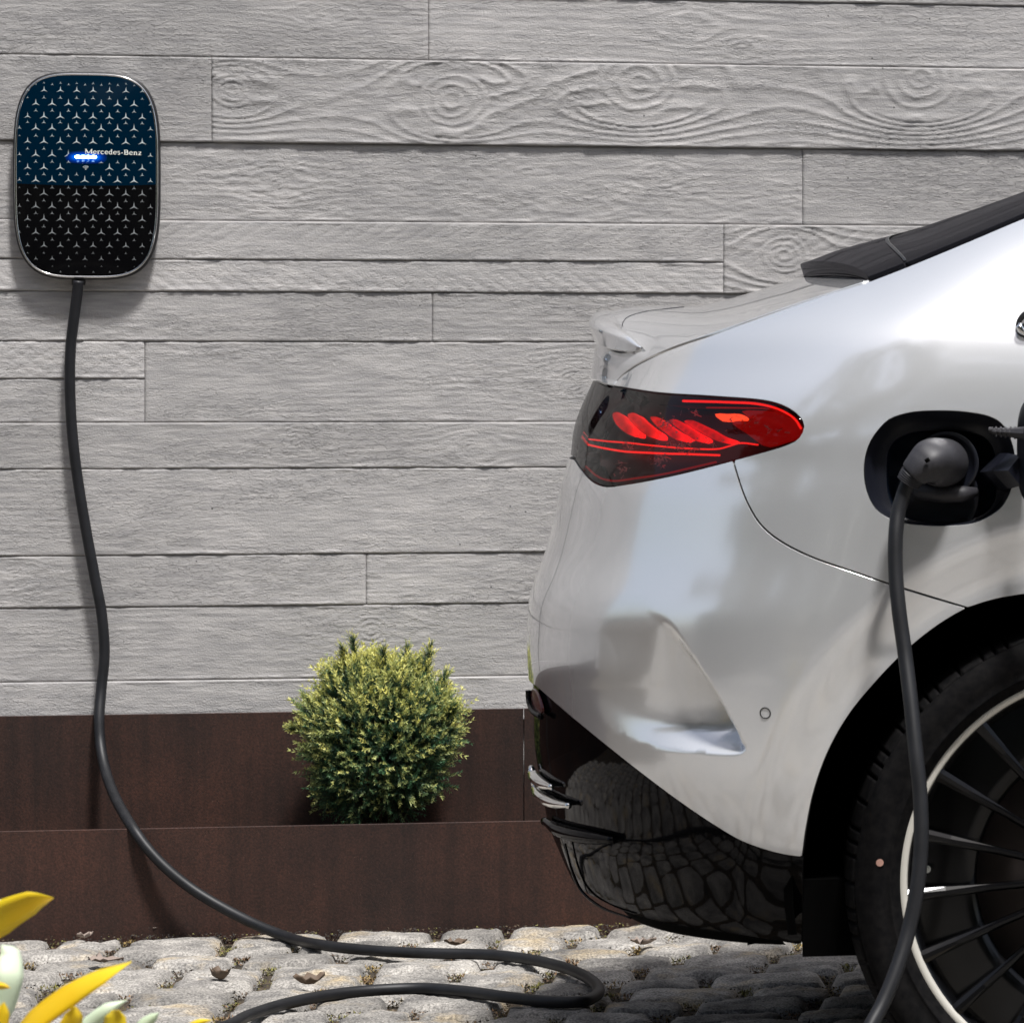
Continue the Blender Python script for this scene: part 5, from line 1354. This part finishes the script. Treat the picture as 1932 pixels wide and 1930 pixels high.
for (cx_, parts_) in ((563, [(0, 2, 12, 3), (-5, -3, 3, 10), (5, -3, 3, 10), (0, -8, 12, 3)]), (598, [(-2, 0, 12, 13), (8, 1, 3, 10)]), (632, [(-4, -4, 9, 3), (2, 1, 3, 9), (6, 5, 7, 3)]), (665, [(0, -2, 17, 6), (0, 4, 11, 4), (-6, -6, 4, 4), (6, -6, 4, 4)])):
    for (a, b, c, d_) in parts_: rect(mb, cx_+a, 787-b, c, d_)
mb.build('status_icons', M['icon'], box_o, False)
mb = MB(); xw_, yw_ = ZX(615), ZY(848)
def arcs(mb, cx_, cy_, r, a0, a1, w_):
    a = np.radians(np.linspace(a0, a1, 12)); V = [bpt(cx_+q*math.cos(t), cy_+q*math.sin(t), dome(cx_, cy_)+.0008) for q in (r-w_/2, r+w_/2) for t in a]; mb.add(V, [(i, i+1, 13+i, 12+i) for i in range(11)])
for r in (9, 17, 25): arcs(mb, xw_, yw_, r*us, 42, 138, 3.6*us)
arcs(mb, xw_, yw_, 1.8*us, 0, 360, 3.6*us); mb.build('wireless_symbol', M['print'], box_o, False)
V, Fc = tube([bpt(-17*BS, -BH-.010, -.017), bpt(-17*BS, -BH+.016, -.017)], .0125, 16); mesh('cable_gland', V, Fc, M['seal_gap_shade'], box_o)

# ================================================================== BUSH
def add_cols(o, cols):
    a = o.data.color_attributes.new('Col', 'FLOAT_COLOR', 'POINT'); a.data.foreach_set('color', np.asarray(cols, np.float32).ravel())
bD = .135; bp_, bzb = onwall(716, 1552, bD); BC = np.array(along(bp_, bD, 0)); 
bush = thing('conifer_bush', tuple(BC+[0, 0, zt-.05]), 'round bushy conifer with yellow tips growing in the steel trough', 'bush')
rb = np.random.default_rng(11); SCB = 8.5/F; VB = []; FB = []; CB = []; nbv = 0
zc_b = H-(1395-V0)*SCB; RB = 141*SCB
def lobes(dx, dz):
    """outline radius factor for direction"""
    a = math.atan2(dz, dx); return 1+.05*math.sin(3*a+1)+.05*math.sin(7*a)+.05*math.sin(11*a+2)
leaders = [(-58, -165, .8), (-45, -178, 1), (15, -158, 1), (48, -160, .7), (95, -163, 1), (-100, -120, .8), (120, -115, .9), (150, -60, .8), (-160, -20, .7), (-130, -70, .8), (70, -140, .9), (-20, -140, .8)]
def sprig(p, d, L, tipc, n=7):
    global nbv
    d = d/np.linalg.norm(d); a = np.cross(d, rb.normal(0, 1, 3)); a /= np.linalg.norm(a); b = np.cross(d, a)
    verts = []; faces = []; cols = []
    bend = rb.normal(0, .12, 3)*L
    def addneedle(q, dirn, l, w_, c0_, c1_):
        s_ = np.cross(dirn, rb.normal(0, 1, 3)); s_ /= np.linalg.norm(s_)+1e-9
        k = len(verts); verts.extend([q-s_*w_, q+s_*w_, q+dirn*l]); faces.append((k, k+1, k+2)); cols.extend([c0_, c0_, c1_])
    for i in range(n):
        f_ = (i+.6)/n; q = p+d*L*f_+bend*f_*f_
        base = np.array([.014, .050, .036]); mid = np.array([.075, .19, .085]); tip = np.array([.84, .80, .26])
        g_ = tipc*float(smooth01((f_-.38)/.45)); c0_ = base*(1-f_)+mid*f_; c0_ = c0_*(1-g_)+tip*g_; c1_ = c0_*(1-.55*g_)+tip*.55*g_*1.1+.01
        ph = rb.random()*6.28
        for k in range(3):
            t = ph+k*2.094; dirn = d*(.75+.35*f_)+(a*math.cos(t)+b*math.sin(t))*.75; dirn /= np.linalg.norm(dirn)
            addneedle(q, dirn, L*.24*(1.05-.35*f_), L*.028+.0002, (*c0_, 1), (*c1_, 1))
    k = len(verts); e_ = p+d*L+bend; stc = (.06, .06, .03, 1); verts.extend([p-a*.0007, p+a*.0007, e_]); faces.append((k, k+1, k+2)); cols.extend([stc]*3)
    VB.extend(verts); FB.extend([(x+nbv, y+nbv, z+nbv) for x, y, z in faces]); CB.extend(cols); nbv += len(verts)
nS_ = 0
while nS_ < 3600:
    dv = rb.normal(0, 1, 3); dv /= np.linalg.norm(dv)
    if dv[2] < -.93: continue
    rad = rb.random()**.28
    fx_ = lobes(dv[0], dv[2]); Rz = RB*1.06 if dv[2] > 0 else RB*1.26; Ry = RB*.86
    p = np.array([dv[0]*RB*1.02*fx_, dv[1]*Ry, dv[2]*Rz*fx_])*rad*.88
    if dv[2] < 0: p[0] *= 1-.12*(-dv[2])**1.5
    P = np.array([BC[0], BC[1], zc_b])+p
    if P[2] < zt-.05: continue
    d_ = dv*1.0+np.array([0, 0, .75])+rb.normal(0, .50, 3)
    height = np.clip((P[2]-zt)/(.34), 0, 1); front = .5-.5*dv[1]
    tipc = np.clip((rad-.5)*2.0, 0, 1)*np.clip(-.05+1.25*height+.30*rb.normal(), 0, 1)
    L = rb.uniform(.026, .045)*(1+.45*height)
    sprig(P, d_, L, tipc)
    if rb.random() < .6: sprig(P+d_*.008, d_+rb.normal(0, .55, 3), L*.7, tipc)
    nS_ += 1
for (lu, lv, am) in leaders:
    tip = np.array([BC[0]+lu*SCB*1.0, BC[1]+rb.uniform(-.05, .05), zc_b-lv*SCB*1.06]); root = np.array([BC[0]+lu*SCB*.8, BC[1], zc_b-lv*SCB*.52])
    for f_ in np.linspace(.1, 1, 26):
        q = root+(tip-root)*f_
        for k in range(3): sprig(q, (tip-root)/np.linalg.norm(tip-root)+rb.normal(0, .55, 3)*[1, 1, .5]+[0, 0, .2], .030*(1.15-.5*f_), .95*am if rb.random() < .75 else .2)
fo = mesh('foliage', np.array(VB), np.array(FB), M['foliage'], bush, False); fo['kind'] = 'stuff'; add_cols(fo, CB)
mb = MB()
for k in range(26):
    dv = rb.normal(0, 1, 3); dv[2] = abs(dv[2])+.6; dv /= np.linalg.norm(dv); b0 = np.array([BC[0], BC[1], zt-.06]); e0 = np.array([BC[0], BC[1], zc_b])+dv*RB*.75
    V, Fc = tube(crom([b0, b0*.6+e0*.4+rb.normal(0, .012, 3), e0], 4), np.linspace(.0045, .0012, 9), 5); mb.add(V, Fc)
mb.build('stems', M['bark'], bush)

# ================================================================== MOSS, LITTER AND DRY LEAVES
rm = np.random.default_rng(31); V = []; Fm = []; Cm = []; k = 0
pal = [(.16, .15, .035), (.24, .17, .06), (.11, .10, .03), (.17, .10, .05), (.28, .20, .10), (.08, .05, .03)]
cents = [(c[0], c[1], lx_, ly_, rz) for (vis, c, lx_, ly_, rz, sd) in cob if vis]
ncl = 0
for (cx_, cy_, lx_, ly_, rz) in cents:
    for corner in ((1, 1), (1, -1), (-1, 1)):
        if rm.random() < .3: continue
        bx_ = cx_+(corner[0]*lx_/2*math.cos(rz)-corner[1]*ly_/2*math.sin(rz)); by_ = cy_+(corner[0]*lx_/2*math.sin(rz)+corner[1]*ly_/2*math.cos(rz))
        dd_ = (bx_-P0[0])*-sa+(by_-P0[1])*ca
        if dd_ > -.012: continue
        col0 = np.array(pal[rm.integers(0, 6)]); n_ = int(rm.integers(25, 110)); sp_ = rm.uniform(.006, .020)
        for _ in range(n_):
            q = np.array([bx_+rm.normal(0, sp_), by_+rm.normal(0, sp_*.7), -.018+rm.random()*.012]); t = rm.random()*6.28; l_ = rm.uniform(.002, .006); w_ = rm.uniform(.0006, .0022)
            dirn = np.array([math.cos(t), math.sin(t), rm.uniform(.2, 1.6)])*l_; s_ = np.array([-math.sin(t), math.cos(t), 0])*w_
            V += [q-s_, q+s_, q+dirn]; Fm.append((k, k+1, k+2)); k += 3; c_ = col0*rm.uniform(.6, 1.4); Cm += [(*c_, 1)]*3
for (cx_, cy_, lx_, ly_, rz) in cents:                  # crumbs along every joint
    for _ in range(80):
        t = rm.random()*2-1
        a_, b_ = ((t*lx_/2, -ly_/2+rm.normal(0, .006)) if rm.random() < .6 else (lx_/2+rm.normal(0, .006), t*ly_/2))
        q = np.array([cx_+a_*math.cos(rz)-b_*math.sin(rz), cy_+a_*math.sin(rz)+b_*math.cos(rz), -.012+rm.random()*.006]); t = rm.random()*6.28; l_ = rm.uniform(.002, .006)
        V += [q, q+[l_*math.cos(t), l_*math.sin(t), l_*.3], q+[-l_*.5*math.sin(t), l_*.5*math.cos(t), l_*.7]]; Fm.append((k, k+1, k+2)); k += 3
        c_ = np.array([(.035, .028, .02), (.10, .065, .04), (.13, .12, .04), (.22, .17, .12)][rm.choice(4, p=[.5, .22, .18, .10])])*rm.uniform(.6, 1.3); Cm += [(*c_, 1)]*3
for q_ in range(5200):                                 # dirt and crumbs at the foot of the trough
    p_ = rm.uniform(-.2, 3.2)-.2; q = np.array(along(p_-.9 if q_ % 2 else p_-.3, -abs(rm.normal(0, .014))-.002, -.014+rm.random()*.018)); t = rm.random()*6.28; l_ = rm.uniform(.002, .006)
    V += [q, q+[l_*math.cos(t), 0, l_*abs(math.sin(t))], q+[0, l_*.6, l_*.5]]; Fm.append((k, k+1, k+2)); k += 3; c_ = np.array([(.02, .017, .014), (.07, .05, .03), (.14, .13, .04)][rm.choice(3, p=[.6, .25, .15])]); Cm += [(*c_, 1)]*3
mo = mesh('moss', np.array(V), np.array(Fm), M['moss'], None, False); tag(mo, kind='stuff'); add_cols(mo, Cm)
def dry_leaf(u, v, L, rz, mt, label, curl=.6, z=.012):
    nx_, ny_ = 9, 7; G_ = []
    c = np.array(on_ground(u, v, z)); r = np.random.default_rng(int(u*7+v))
    for j in range(ny_):
        for i in range(nx_):
            a = i/(nx_-1)*2-1; b = j/(ny_-1)*2-1; wd = (1-abs(a)**2.2)**.7*.42*(1+.35*math.sin(a*9+1)*abs(b))
            x, y = a*L/2, b*wd*L/2*1.1; zz_ = curl*L*(.25*a*a+.55*b*b*wd)+.06*L*r.normal()*abs(b)
            G_.append((c[0]+x*math.cos(rz)-y*math.sin(rz), c[1]+x*math.sin(rz)+y*math.cos(rz), c[2]+zz_))
    idx = np.arange(nx_*ny_).reshape(ny_, nx_)
    o = mesh('dry_leaf', G_, np.stack([idx[:-1, :-1], idx[:-1, 1:], idx[1:, 1:], idx[1:, :-1]], -1).reshape(-1, 4), mt, None)
    s_ = o.modifiers.new('thickness', 'SOLIDIFY'); s_.thickness = .0006
    return tag(o, label, 'leaf', 'dry leaves on the cobbles')
dry_leaf(583, 1856, .052, .5, M['dryleaf_dark'], 'dark curled dry leaf inside the cable loop, left of the loop\'s far end', 1.1)
dry_leaf(415, 1847, .050, -.7, M['dryleaf_dark'], 'brown curled dry leaf on the cobbles between the cable and the yellow leaves', 1.2)
dry_leaf(200, 1812, .060, .1, M['dryleaf'], 'pale flat dry leaf on the cobbles above the long yellow leaf', .35)
dry_leaf(292, 1754, .036, .2, M['dryleaf'], 'small pale dry leaf at the foot of the steel trough', .5)
dry_leaf(160, 1768, .034, 1.0, M['dryleaf'], 'pale dry leaf wedged in a gap beside the trough, far left', .8)
dry_leaf(1214, 1781, .045, .3, M['dryleaf'], 'whitish crumpled dry leaf under the tail of the car', .9)
dry_leaf(860, 1782, .040, .2, M['dryleaf_dark'], 'brown dry leaf just beyond the upper strand of cable', .9)

# ================================================================== FOREGROUND PLANT
fp = thing('yellow_leaved_plant', (at(60, 2900, 4.4)[0], 4.4, 0), 'yellow and pale green leafed plant in the front corner, out of focus', 'plant')
def blade_leaf(P3, width, mt, y, curlz=.0, tw=0.):
    """P3: photo points from base to tip; width in photo units along the way"""
    c = crom([(u, v, y+dy) for u, v, dy in P3], 8); n_ = len(c); t = np.linspace(0, 1, n_); ww = np.interp(t, np.linspace(0, 1, len(width)), width)
    d_ = np.gradient(c[:, :2], axis=0); d_ /= np.linalg.norm(d_, axis=1)[:, None]; nn_ = np.stack([-d_[:, 1], d_[:, 0]], 1)
    rows_ = []
    for i in range(n_):
        for q in (-1, -.5, 0, .5, 1):
            uv_ = c[i, :2]+nn_[i]*q*ww[i]*.86/2; rows_.append(at(uv_[0], uv_[1], c[i, 2]-.004*(1-q*q)+tw*q))
    idx = np.arange(n_*5).reshape(n_, 5)
    o = mesh('leaf', rows_, np.stack([idx[:-1, :-1], idx[:-1, 1:], idx[1:, 1:], idx[1:, :-1]], -1).reshape(-1, 4), mt, fp)
    s_ = o.modifiers.new('thickness', 'SOLIDIFY'); s_.thickness = .0004; return o
Y, PL = M['yellow'], M['pale']
blade_leaf([(-120, 1830, 0), (-60, 1775, 0), (0, 1732, 0), (60, 1703, 0), (101, 1694, .01)], [0, 70, 76, 52, 1], Y, 4.4, tw=.01)
blade_leaf([(20, 1970, 0), (70, 1922, 0), (130, 1878, 0), (190, 1842, 0), (248, 1813, .01)], [20, 48, 50, 34, 1], Y, 4.3, tw=-.01)
blade_leaf([(-14, 1960, 0), (6, 1900, 0), (18, 1840, 0), (16, 1800, .01), (4, 1782, .01)], [10, 50, 62, 52, 4], PL, 4.45, tw=.008)
blade_leaf([(-60, 1720, 0), (-20, 1712, 0), (10, 1704, 0), (24, 1703, 0)], [10, 30, 20, 1], PL, 4.5)
blade_leaf([(120, 1990, 0), (165, 1935, 0), (205, 1903, 0), (240, 1886, .01)], [10, 36, 30, 1], PL, 4.42)
blade_leaf([(108, 1990, 0), (128, 1945, 0), (140, 1915, 0), (141, 1898, 0)], [24, 50, 40, 8], Y, 4.25, tw=.01)
blade_leaf([(215, 2000, 0), (216, 1950, 0), (217, 1918, 0), (217, 1905, 0)], [40, 56, 46, 14], Y, 4.25, tw=-.01)
blade_leaf([(240, 1990, 0), (270, 1935, 0), (290, 1918, 0), (300, 1910, 0)], [16, 30, 20, 1], PL, 4.35)
blade_leaf([(-30, 1990, 0), (-8, 1940, 0), (4, 1908, 0), (8, 1890, 0)], [20, 52, 34, 2], Y, 4.2)
blade_leaf([(-40, 1856, 0), (-12, 1858, 0), (8, 1860, 0), (20, 1863, 0)], [4, 20, 14, 1], Y, 4.25)
blade_leaf([(330, 1990, 0), (355, 1945, 0), (378, 1928, 0), (402, 1924, 0)], [20, 26, 16, 1], Y, 4.3)
rl = np.random.default_rng(77)
for k in range(26):                                    # the rest of the plant, below the frame
    u0 = rl.uniform(-300, 420); v0 = rl.uniform(2060, 2700); a = rl.uniform(-2.6, -.4); L = rl.uniform(120, 240); yy = rl.uniform(4.2, 4.6)
    du, dv_ = math.cos(a)*L, math.sin(a)*L*.7
    if v0+dv_ < 1965: continue
    blade_leaf([(u0, v0, 0), (u0+du*.5, v0+dv_*.6, 0), (u0+du, v0+dv_, .01)], [10, 50, 1], Y if k % 3 else PL, yy)
mb = MB()
for (u, v) in ((20, 1970), (-14, 1960), (120, 1990), (215, 2000), (330, 1990), (-30, 1990), (-120, 1830)):
    b0 = np.array([fp.location.x+rl.normal(0, .02), 4.4+rl.normal(0, .02), -.01]); e0 = np.array(at(u, v, 4.38)); V, Fc = tube(crom([b0, (b0+e0)/2+[0, 0, .03], e0], 4), np.linspace(.004, .0018, 9), 6); mb.add(V, Fc)
mb.build('stems', M['bark'], fp)

# ================================================================== TREES ACROSS THE YARD (they show in the paintwork) AND AN ADDED SHADE CANOPY
rt = np.random.default_rng(3); V = []; Ft = []; Ct = []; k = 0
for _ in range(16000):
    x = rt.uniform(-26, 34); z = rt.random()**.8*(5.2+1.0*math.sin(x*.9)+.8*math.sin(x*2.3+1)); y = -8.5+rt.normal(0, .7)
    s_ = rt.uniform(.15, .42); a = rt.normal(0, 1, 3); a /= np.linalg.norm(a); b = np.cross(a, rt.normal(0, 1, 3)); b /= np.linalg.norm(b)
    q = np.array([x, y, z]); V += [q-a*s_, q+b*s_*.6, q+a*s_, q-b*s_*.6]; Ft.append((k, k+1, k+2, k+3)); k += 4
    c_ = np.array([.045, .075, .025])*rt.uniform(.5, 1.7); Ct += [(*c_, 1)]*4
for _ in range(15000):  # unseen canopy overhead, added to hold light off the car's flank
    x = rt.uniform(-16, 12); y = rt.uniform(-9, 1.2); z = 4.6+1.6*vnoise(x*.5+3, y*.5+5, 3)+rt.random()*1.6
    if vnoise(x*1.1+9, y*1.1, 8) < .30: continue
    s_ = rt.uniform(.12, .34); a = rt.normal(0, 1, 3); a /= np.linalg.norm(a); b = np.cross(a, rt.normal(0, 1, 3)); b /= np.linalg.norm(b)
    q = np.array([x, y, float(z)]); V += [q-a*s_, q+b*s_*.6, q+a*s_, q-b*s_*.6]; Ft.append((k, k+1, k+2, k+3)); k += 4
    c_ = np.array([.045, .075, .025])*rt.uniform(.5, 1.6); Ct += [(*c_, 1)]*4
hd = mesh('woodland_and_shade_canopy', np.array(V), np.array(Ft), M['hedge'], None, False); tag(hd, kind='stuff'); add_cols(hd, Ct)
